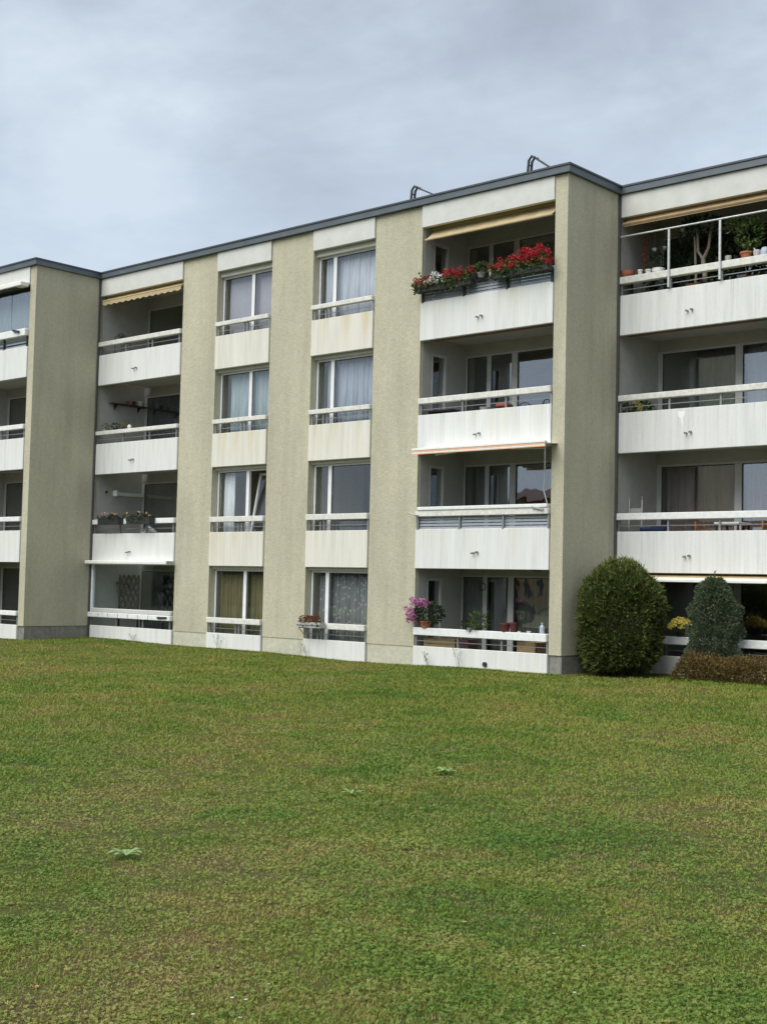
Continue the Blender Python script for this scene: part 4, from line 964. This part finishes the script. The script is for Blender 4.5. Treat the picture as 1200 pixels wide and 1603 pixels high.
def shrub_cone():
    t = thing('conical_shrub', 'slim blue-green conical conifer behind the low brown hedge', 'shrub', (.02, 1.62, -.03))
    m = MB(); m.tube([(0, 0, 0), (.02, 0, 1.2), (0, 0, 2.3)], [.05, .03, .006], 7); m.build('trunk', 'bark', t)
    m = MB()
    for k in range(14000):
        h = .12+2.05*R.random()**1.05; a = R.random()*6.283
        rad = .52*max(0, 1-((h-1.0)/1.22)**2.2)**.62 if h > 1.0 else .44+.08*h
        rad *= 1+.13*math.sin(a*3+h*5)+.10*math.sin(a*5-h*8)+.07*math.sin(a*2+h*13); q = 1-.35*R.random()**1.5
        p = Vector((rad*q*math.cos(a), rad*q*math.sin(a), h))
        g = Vector((math.cos(a)*.7+R.gauss(0, .5), math.sin(a)*.7+R.gauss(0, .5), .6+R.gauss(0, .45))).normalized()
        m.leaf(p, g, R.uniform(.05, .10), R.uniform(.018, .032), min(1, max(0, R.gauss(.45, .25))))
    for tx, ty, tz in ((0, 0, 2.22), (-.14, .03, 2.12), (.13, -.02, 2.05), (-.3, 0, 1.95), (.3, 0, 1.85)):
        for k in range(26): m.leaf((tx+R.gauss(0, .012), ty+R.gauss(0, .012), tz-.12+k*.009), (R.gauss(0, .5), R.gauss(0, .5), 1), .05, .016, R.random())
    m.build('crown', 'leaf_cypress', t)
shrub_cone()
t = thing('hedge', 'low brown and green hedge running along the right-hand ground-floor parapet', 'hedge', (.85, 1.02, -.03))
m = MB()
for k in range(22):
    x = -1.2+k*.14; m.tube([(x, R.gauss(0, .08), 0), (x+R.gauss(0, .05), R.gauss(0, .1), .4)], .012, 5)
m.build('stems', 'bark', t)
m = MB()
for k in range(15000):
    x = R.uniform(-1.33, 2.2); a = R.random()*math.pi; q = 1-.45*R.random()**1.4
    hh = .53*(1+.08*math.sin(x*5)+.07*math.sin(x*11+1)+R.gauss(0, .05)); e = min(1, (x+1.36)/.25)**.5
    p = Vector((x, -math.cos(a)*.40*q*(abs(math.cos(a))**-.25 if abs(math.cos(a)) > .05 else 1), .03+math.sin(a)**.8*hh*q*e))
    m.leaf(p, (R.gauss(0, .6), -math.cos(a)*.7+R.gauss(0, .4), .4+math.sin(a)*.5+R.gauss(0, .4)), R.uniform(.035, .06), R.uniform(.025, .04), R.random())
m.build('crown', 'leaf_barberry', t)

# ------------------------------------------------------------------ what stands behind the photographer (seen in the panes)
t = thing('opposite_house', 'tan house across the lawn mirrored in the first-floor balcony panes', 'house', (-52., -70., -.03))
t.rotation_euler = (0, 0, .6)
MB().box(-9, 9, -5, 5, 0, 9.2).build('wall', 'tan_house', t)
MB().add([(-9.6, -5.6, 9.2), (9.6, -5.6, 9.2), (9.6, 5.6, 9.2), (-9.6, 5.6, 9.2), (-9.6, 0, 11.5), (9.6, 0, 11.5)], [(0, 1, 5, 4), (2, 3, 4, 5), (0, 4, 3), (1, 2, 5), (3, 2, 1, 0)]).build('roof', 'house_roof', t)
for k in range(5):
    for fz in (1.2, 4.0, 6.8): MB().box(-7.6+k*3.4, -6.2+k*3.4, 5.0, 5.04, fz, fz+1.5).build('window', 'pot_dark', t)
m = MB()
for k in range(170):
    a = math.radians(R.uniform(165, 330)); d_ = R.uniform(75, 110); hh = R.uniform(2.4, 4.4)
    c = Vector((CAM.x+d_*math.cos(a), CAM.y+d_*math.sin(a), hh*.45)); 
    ball(m, c, (R.uniform(3, 5), R.uniform(3, 5), hh*.55), 420, .8, .7)
o = m.build('far_trees', 'leaf_dark'); o['kind'] = 'stuff'; o['label'] = 'low belt of dark trees across the lawn, mirrored in the panes'; o['category'] = 'trees'

# ------------------------------------------------------------------ lawn: real blades, clover and straw
def tuft_blades(n, spread, h0, h1, wd):
    m = MB()
    for _ in range(n):
        a = R.random()*6.283; r_ = spread*R.random()**.5; p = Vector((r_*math.cos(a), r_*math.sin(a), -.004))
        h = R.uniform(h0, h1); b_ = R.random()*6.283; lean = R.uniform(.2, 1.5)*h; d = Vector((math.cos(b_), math.sin(b_), 0)); s_ = Vector((-d.y, d.x, 0))*wd*R.uniform(.6, 1.2)
        hu = R.random()
        m.add([p-s_, p+s_, p+d*lean*.4+Vector((0, 0, h*.65))+s_*.8, p+d*lean*.4+Vector((0, 0, h*.65))-s_*.8, p+d*lean+Vector((0, 0, h*.85))], [(0, 1, 2, 3), (3, 2, 4)], hu)
    return m
def tuft_clover(n, spread, sz):
    m = MB()
    for _ in range(n):
        a = R.random()*6.283; r_ = spread*R.random()**.5; h = R.uniform(.004, .026); p = Vector((r_*math.cos(a), r_*math.sin(a), h)); hu = R.random(); t0 = R.random()*6.28
        tl = Vector((R.gauss(0, .55), R.gauss(0, .55), 1)).normalized()
        for k in range(3):
            d = Vector((math.cos(t0+k*2.09), math.sin(t0+k*2.09), 0)); d = (d-tl*d.dot(tl)).normalized(); s_ = tl.cross(d)
            q = sz*R.uniform(.8, 1.2); m.add([p, p+d*q*.6+s_*q*.48, p+d*q+s_*.2*q, p+d*q-s_*.2*q, p+d*q*.6-s_*q*.48], [(0, 1, 2, 3, 4)], hu)
    return m
tcol = bpy.data.collections.new('grass_tufts')
lib = []
for k in range(4): lib.append((tuft_blades(20, .055, .008, .024, .0022), 'lawn_blade'))
for k in range(2): lib.append((tuft_blades(16, .05, .014, .036, .0022), 'lawn_blade'))
for k in range(3): lib.append((tuft_clover(13, .07, .0088), 'lawn_clover'))
lib.append((tuft_blades(12, .06, .005, .018, .0018), 'lawn_straw'))
for k in range(2): lib.append((tuft_blades(24, .11, .014, .036, .0045), 'lawn_blade'))   # coarser tufts for the far lawn
tm = []
for k, (m, mt) in enumerate(lib):
    me = bpy.data.meshes.new('tuft'); me.from_pydata(m.v, [], m.f); a = me.attributes.new('hue', 'FLOAT', 'POINT'); a.data.foreach_set('value', m.h); me.materials.append(MAT[mt])
    o = bpy.data.objects.new('tuft_%02d' % k, me); tcol.objects.link(o); tm.append(o)
def vnoise(x, y, s, seed):
    # cheap smooth value noise
    r_ = np.random.default_rng(seed); tab = r_.random((64, 64)); x = x*s+100; y = y*s+100
    xi = np.floor(x).astype(int); yi = np.floor(y).astype(int); fx = x-xi; fy = y-yi; fx = fx*fx*(3-2*fx); fy = fy*fy*(3-2*fy)
    g = lambda i, j: tab[i % 64, j % 64]
    return (g(xi, yi)*(1-fx)+g(xi+1, yi)*fx)*(1-fy)+(g(xi, yi+1)*(1-fx)+g(xi+1, yi+1)*fx)*fy
ang0 = math.atan2(FWD.y, FWD.x); pts = []
d0, d1 = 3.0, 46.
# density falls smoothly with distance: sample the radius from r * dens(r)
rr_ = np.linspace(d0, d1, 4000); dens = np.minimum(1500., 1500.*(5.5/rr_)**2.05); half = np.arctan(math.tan(math.radians(17.5))+2.3/rr_); cdf = np.cumsum(rr_*dens*half*2); tot = cdf[-1]*(rr_[1]-rr_[0]); cdf /= cdf[-1]
n = int(tot)
r_ = np.interp(NR.random(n), cdf, rr_); a = ang0+(NR.random(n)*2-1)*np.interp(r_, rr_, half)
x = CAM.x+r_*np.cos(a); y = CAM.y+r_*np.sin(a)
ok = ~((x > -2.79) & (y > Y3-.03)) & ~((x <= -2.79) & (x > -19.99) & (y > -.03)) & ~((x <= -19.99) & (y > Y1-.03))
x = x[ok]; y = y[ok]; r_ = r_[ok]; n = len(x)
cl_ = vnoise(x, y, .8, 3)*.5+vnoise(x, y, 2.3, 4)*.5; dr = vnoise(x, y, .45, 7)*.5+vnoise(x, y, 1.7, 8)*.5
idx = NR.integers(0, 4, n)
idx = np.where(NR.random(n) < .16, NR.integers(4, 6, n), idx)
idx = np.where(NR.random(n) < np.clip(.45+(cl_-.5)*.9, .2, .7), NR.integers(6, 9, n), idx)
idx = np.where(NR.random(n) < np.clip((dr-.40)*1.5, .06, .5), 9, idx)
pf = np.clip((r_-9)/14, 0, 1); idx = np.where(NR.random(n) < .55*pf*pf*(3-2*pf), NR.integers(10, 12, n), idx)
sc_ = NR.uniform(.65, 1.3, n)*np.clip((r_/7)**.38, 1., 1.7)
pts.append(np.stack([x, y, idx, sc_, NR.random(n)*6.283], 1))
# longer untrimmed grass along the foot of the wall
for xa, xb, yy, n in ((-24, -20, Y1-.06, 260), (-19.95, -2.8, -.06, 1300), (-2.7, 3, Y3-.08, 200)):
    x = NR.uniform(xa, xb, n); pts.append(np.stack([x, yy-np.abs(NR.normal(0, .05, n)), NR.integers(4, 6, n), NR.uniform(1.2, 2.6, n), NR.random(n)*6.283], 1))
y = NR.uniform(0, Y3, 200); pts.append(np.stack([-2.74+np.abs(NR.normal(0, .04, 200)), y, NR.integers(4, 6, 200), NR.uniform(1.2, 2.4, 200), NR.random(200)*6.283], 1))
y = NR.uniform(Y1, 0, 200); pts.append(np.stack([-19.94+np.abs(NR.normal(0, .04, 200)), y, NR.integers(4, 6, 200), NR.uniform(1.2, 2.4, 200), NR.random(200)*6.283], 1))
A = np.concatenate(pts)
gz_np = -.03+.035*np.sin(A[:, 0]*.31+1.)*np.cos(A[:, 1]*.27)+.02*np.sin(A[:, 0]*.9+A[:, 1]*.7)
me = bpy.data.meshes.new('grass'); n = len(A); me.vertices.add(n)
me.vertices.foreach_set('co', np.stack([A[:, 0], A[:, 1], gz_np], 1).astype(np.float32).ravel())
for nm, ty, dat in (('idx', 'INT', A[:, 2].astype(np.int32)), ('scl', 'FLOAT', A[:, 3].astype(np.float32)), ('rz', 'FLOAT', A[:, 4].astype(np.float32))):
    a = me.attributes.new(nm, ty, 'POINT'); a.data.foreach_set('value', dat)
grass = bpy.data.objects.new('grass', me); col.objects.link(grass)
grass['kind'] = 'stuff'; grass['label'] = 'short mown lawn of grass, clover and dry straw before the building'; grass['category'] = 'grass'
gn = bpy.data.node_groups.new('scatter', 'GeometryNodeTree')
gn.interface.new_socket('Geometry', in_out='INPUT', socket_type='NodeSocketGeometry'); gn.interface.new_socket('Geometry', in_out='OUTPUT', socket_type='NodeSocketGeometry')
gi = gn.nodes.new('NodeGroupInput'); go = gn.nodes.new('NodeGroupOutput'); ip = gn.nodes.new('GeometryNodeInstanceOnPoints'); ci = gn.nodes.new('GeometryNodeCollectionInfo')
ci.inputs['Collection'].default_value = tcol; ci.inputs['Separate Children'].default_value = True; ci.inputs['Reset Children'].default_value = True
def attr(nm, ty):
    a = gn.nodes.new('GeometryNodeInputNamedAttribute'); a.data_type = ty; a.inputs[0].default_value = nm; return a.outputs[0]
rot = gn.nodes.new('ShaderNodeCombineXYZ'); gn.links.new(attr('rz', 'FLOAT'), rot.inputs[2])
gn.links.new(gi.outputs[0], ip.inputs['Points']); gn.links.new(ci.outputs[0], ip.inputs['Instance']); ip.inputs['Pick Instance'].default_value = True
gn.links.new(attr('idx', 'INT'), ip.inputs['Instance Index']); gn.links.new(attr('scl', 'FLOAT'), ip.inputs['Scale'])
e2r = gn.nodes.new('FunctionNodeEulerToRotation'); gn.links.new(rot.outputs[0], e2r.inputs[0]); gn.links.new(e2r.outputs[0], ip.inputs['Rotation'])
gn.links.new(ip.outputs[0], go.inputs[0])
md = grass.modifiers.new('scatter', 'NODES'); md.node_group = gn

# ------------------------------------------------------------------ things lying in the lawn
def rosette(u, v, label, n, ln):
    p = px(u, v, z=0); p = px(u, v, z=gz(p.x, p.y)); m = MB()
    for k in range(n):
        a = k*2.4+R.uniform(-.3, .3); L = ln*R.uniform(.7, 1.1); d = Vector((math.cos(a), math.sin(a), 0)); s_ = Vector((-d.y, d.x, 0)); e = R.uniform(.5, 1.1)
        q = [d*L*t_+Vector((0, 0, L*e*(t_-.75*t_*t_)+.01)) for t_ in (.05, .35, .7, 1.)]; wd = L*.13
        m.add([q[0]-s_*wd*.3, q[0]+s_*wd*.3, q[1]-s_*wd*.8, q[1]+s_*wd*.8, q[2]-s_*wd, q[2]+s_*wd, q[3]], [(0, 1, 3, 2), (2, 3, 5, 4), (4, 5, 6)], R.random())
    o = m.build('dandelion_rosette', 'weed', loc=(p.x, p.y, p.z+.012)); tag(o, label, 'weed')
rosette(198, 1345, 'bright green dandelion rosette low at the left of the lawn', 11, .13)
rosette(695, 1212, 'bright green dandelion rosette near the middle right of the lawn', 12, .16)
rosette(550, 1247, 'small faint weed rosette left of the middle dandelion', 9, .12)
def speck(u, v, name, mat, label, cat, s, group=None):
    p = px(u, v, z=0); p = px(u, v, z=gz(p.x, p.y)+.018); m = MB()
    if name == 'daisy':
        for k in range(9): m.leaf((0, 0, 0), (math.cos(k*.7), math.sin(k*.7), .25), s, s*.4, .5, (0, 0, 1))
        m.tube([(0, 0, -.02), (0, 0, 0)], .001, 4)
    else:
        a = R.random()*6.28
        for k in (-.5, 0, .5): m.leaf((0, 0, 0), (math.cos(a+k), math.sin(a+k), .25), s, s*.6, .5, (0, 0, 1))
        m.tube([(0, 0, 0), (-.6*s*math.cos(a), -.6*s*math.sin(a), .01)], .0015, 4)
    o = m.build(name, mat, loc=(p.x, p.y, p.z-.005)); tag(o, label, cat, group)
speck(448, 1143, 'paper_scrap', 'paper', 'single white paper scrap in the middle of the lawn', 'litter', .05)
for u, v in ((363, 1560), (385, 1563), (302, 1586), (376, 1591), (420, 1539), (31, 1437), (866, 1460), (912, 1479), (899, 1552)):
    speck(u, v, 'daisy', 'petal_white', 'tiny white daisy dotting the front lawn', 'flower', .011, 'white daisies in the front lawn')
for u, v, mt, lb in ((1167, 1310, 'dead_leaf_yellow', 'pale yellow fallen leaf at the right side of the lawn'), (83, 1301, 'dead_leaf_yellow', 'pale yellow fallen leaf at the left edge of the lawn'), (53, 1543, 'dead_leaf', 'brown fallen leaf in the bottom left corner of the lawn'),
                     (518, 1476, 'dead_leaf', 'brown fallen leaf low in the middle of the lawn'), (1000, 1157, 'dead_leaf_yellow', 'pale yellow fallen leaf upper right of the dandelion'), (725, 1443, 'dead_leaf_yellow', 'pale yellow fallen leaf low, just right of the middle')):
    speck(u, v, 'fallen_leaf', mt, lb, 'leaf', .03)
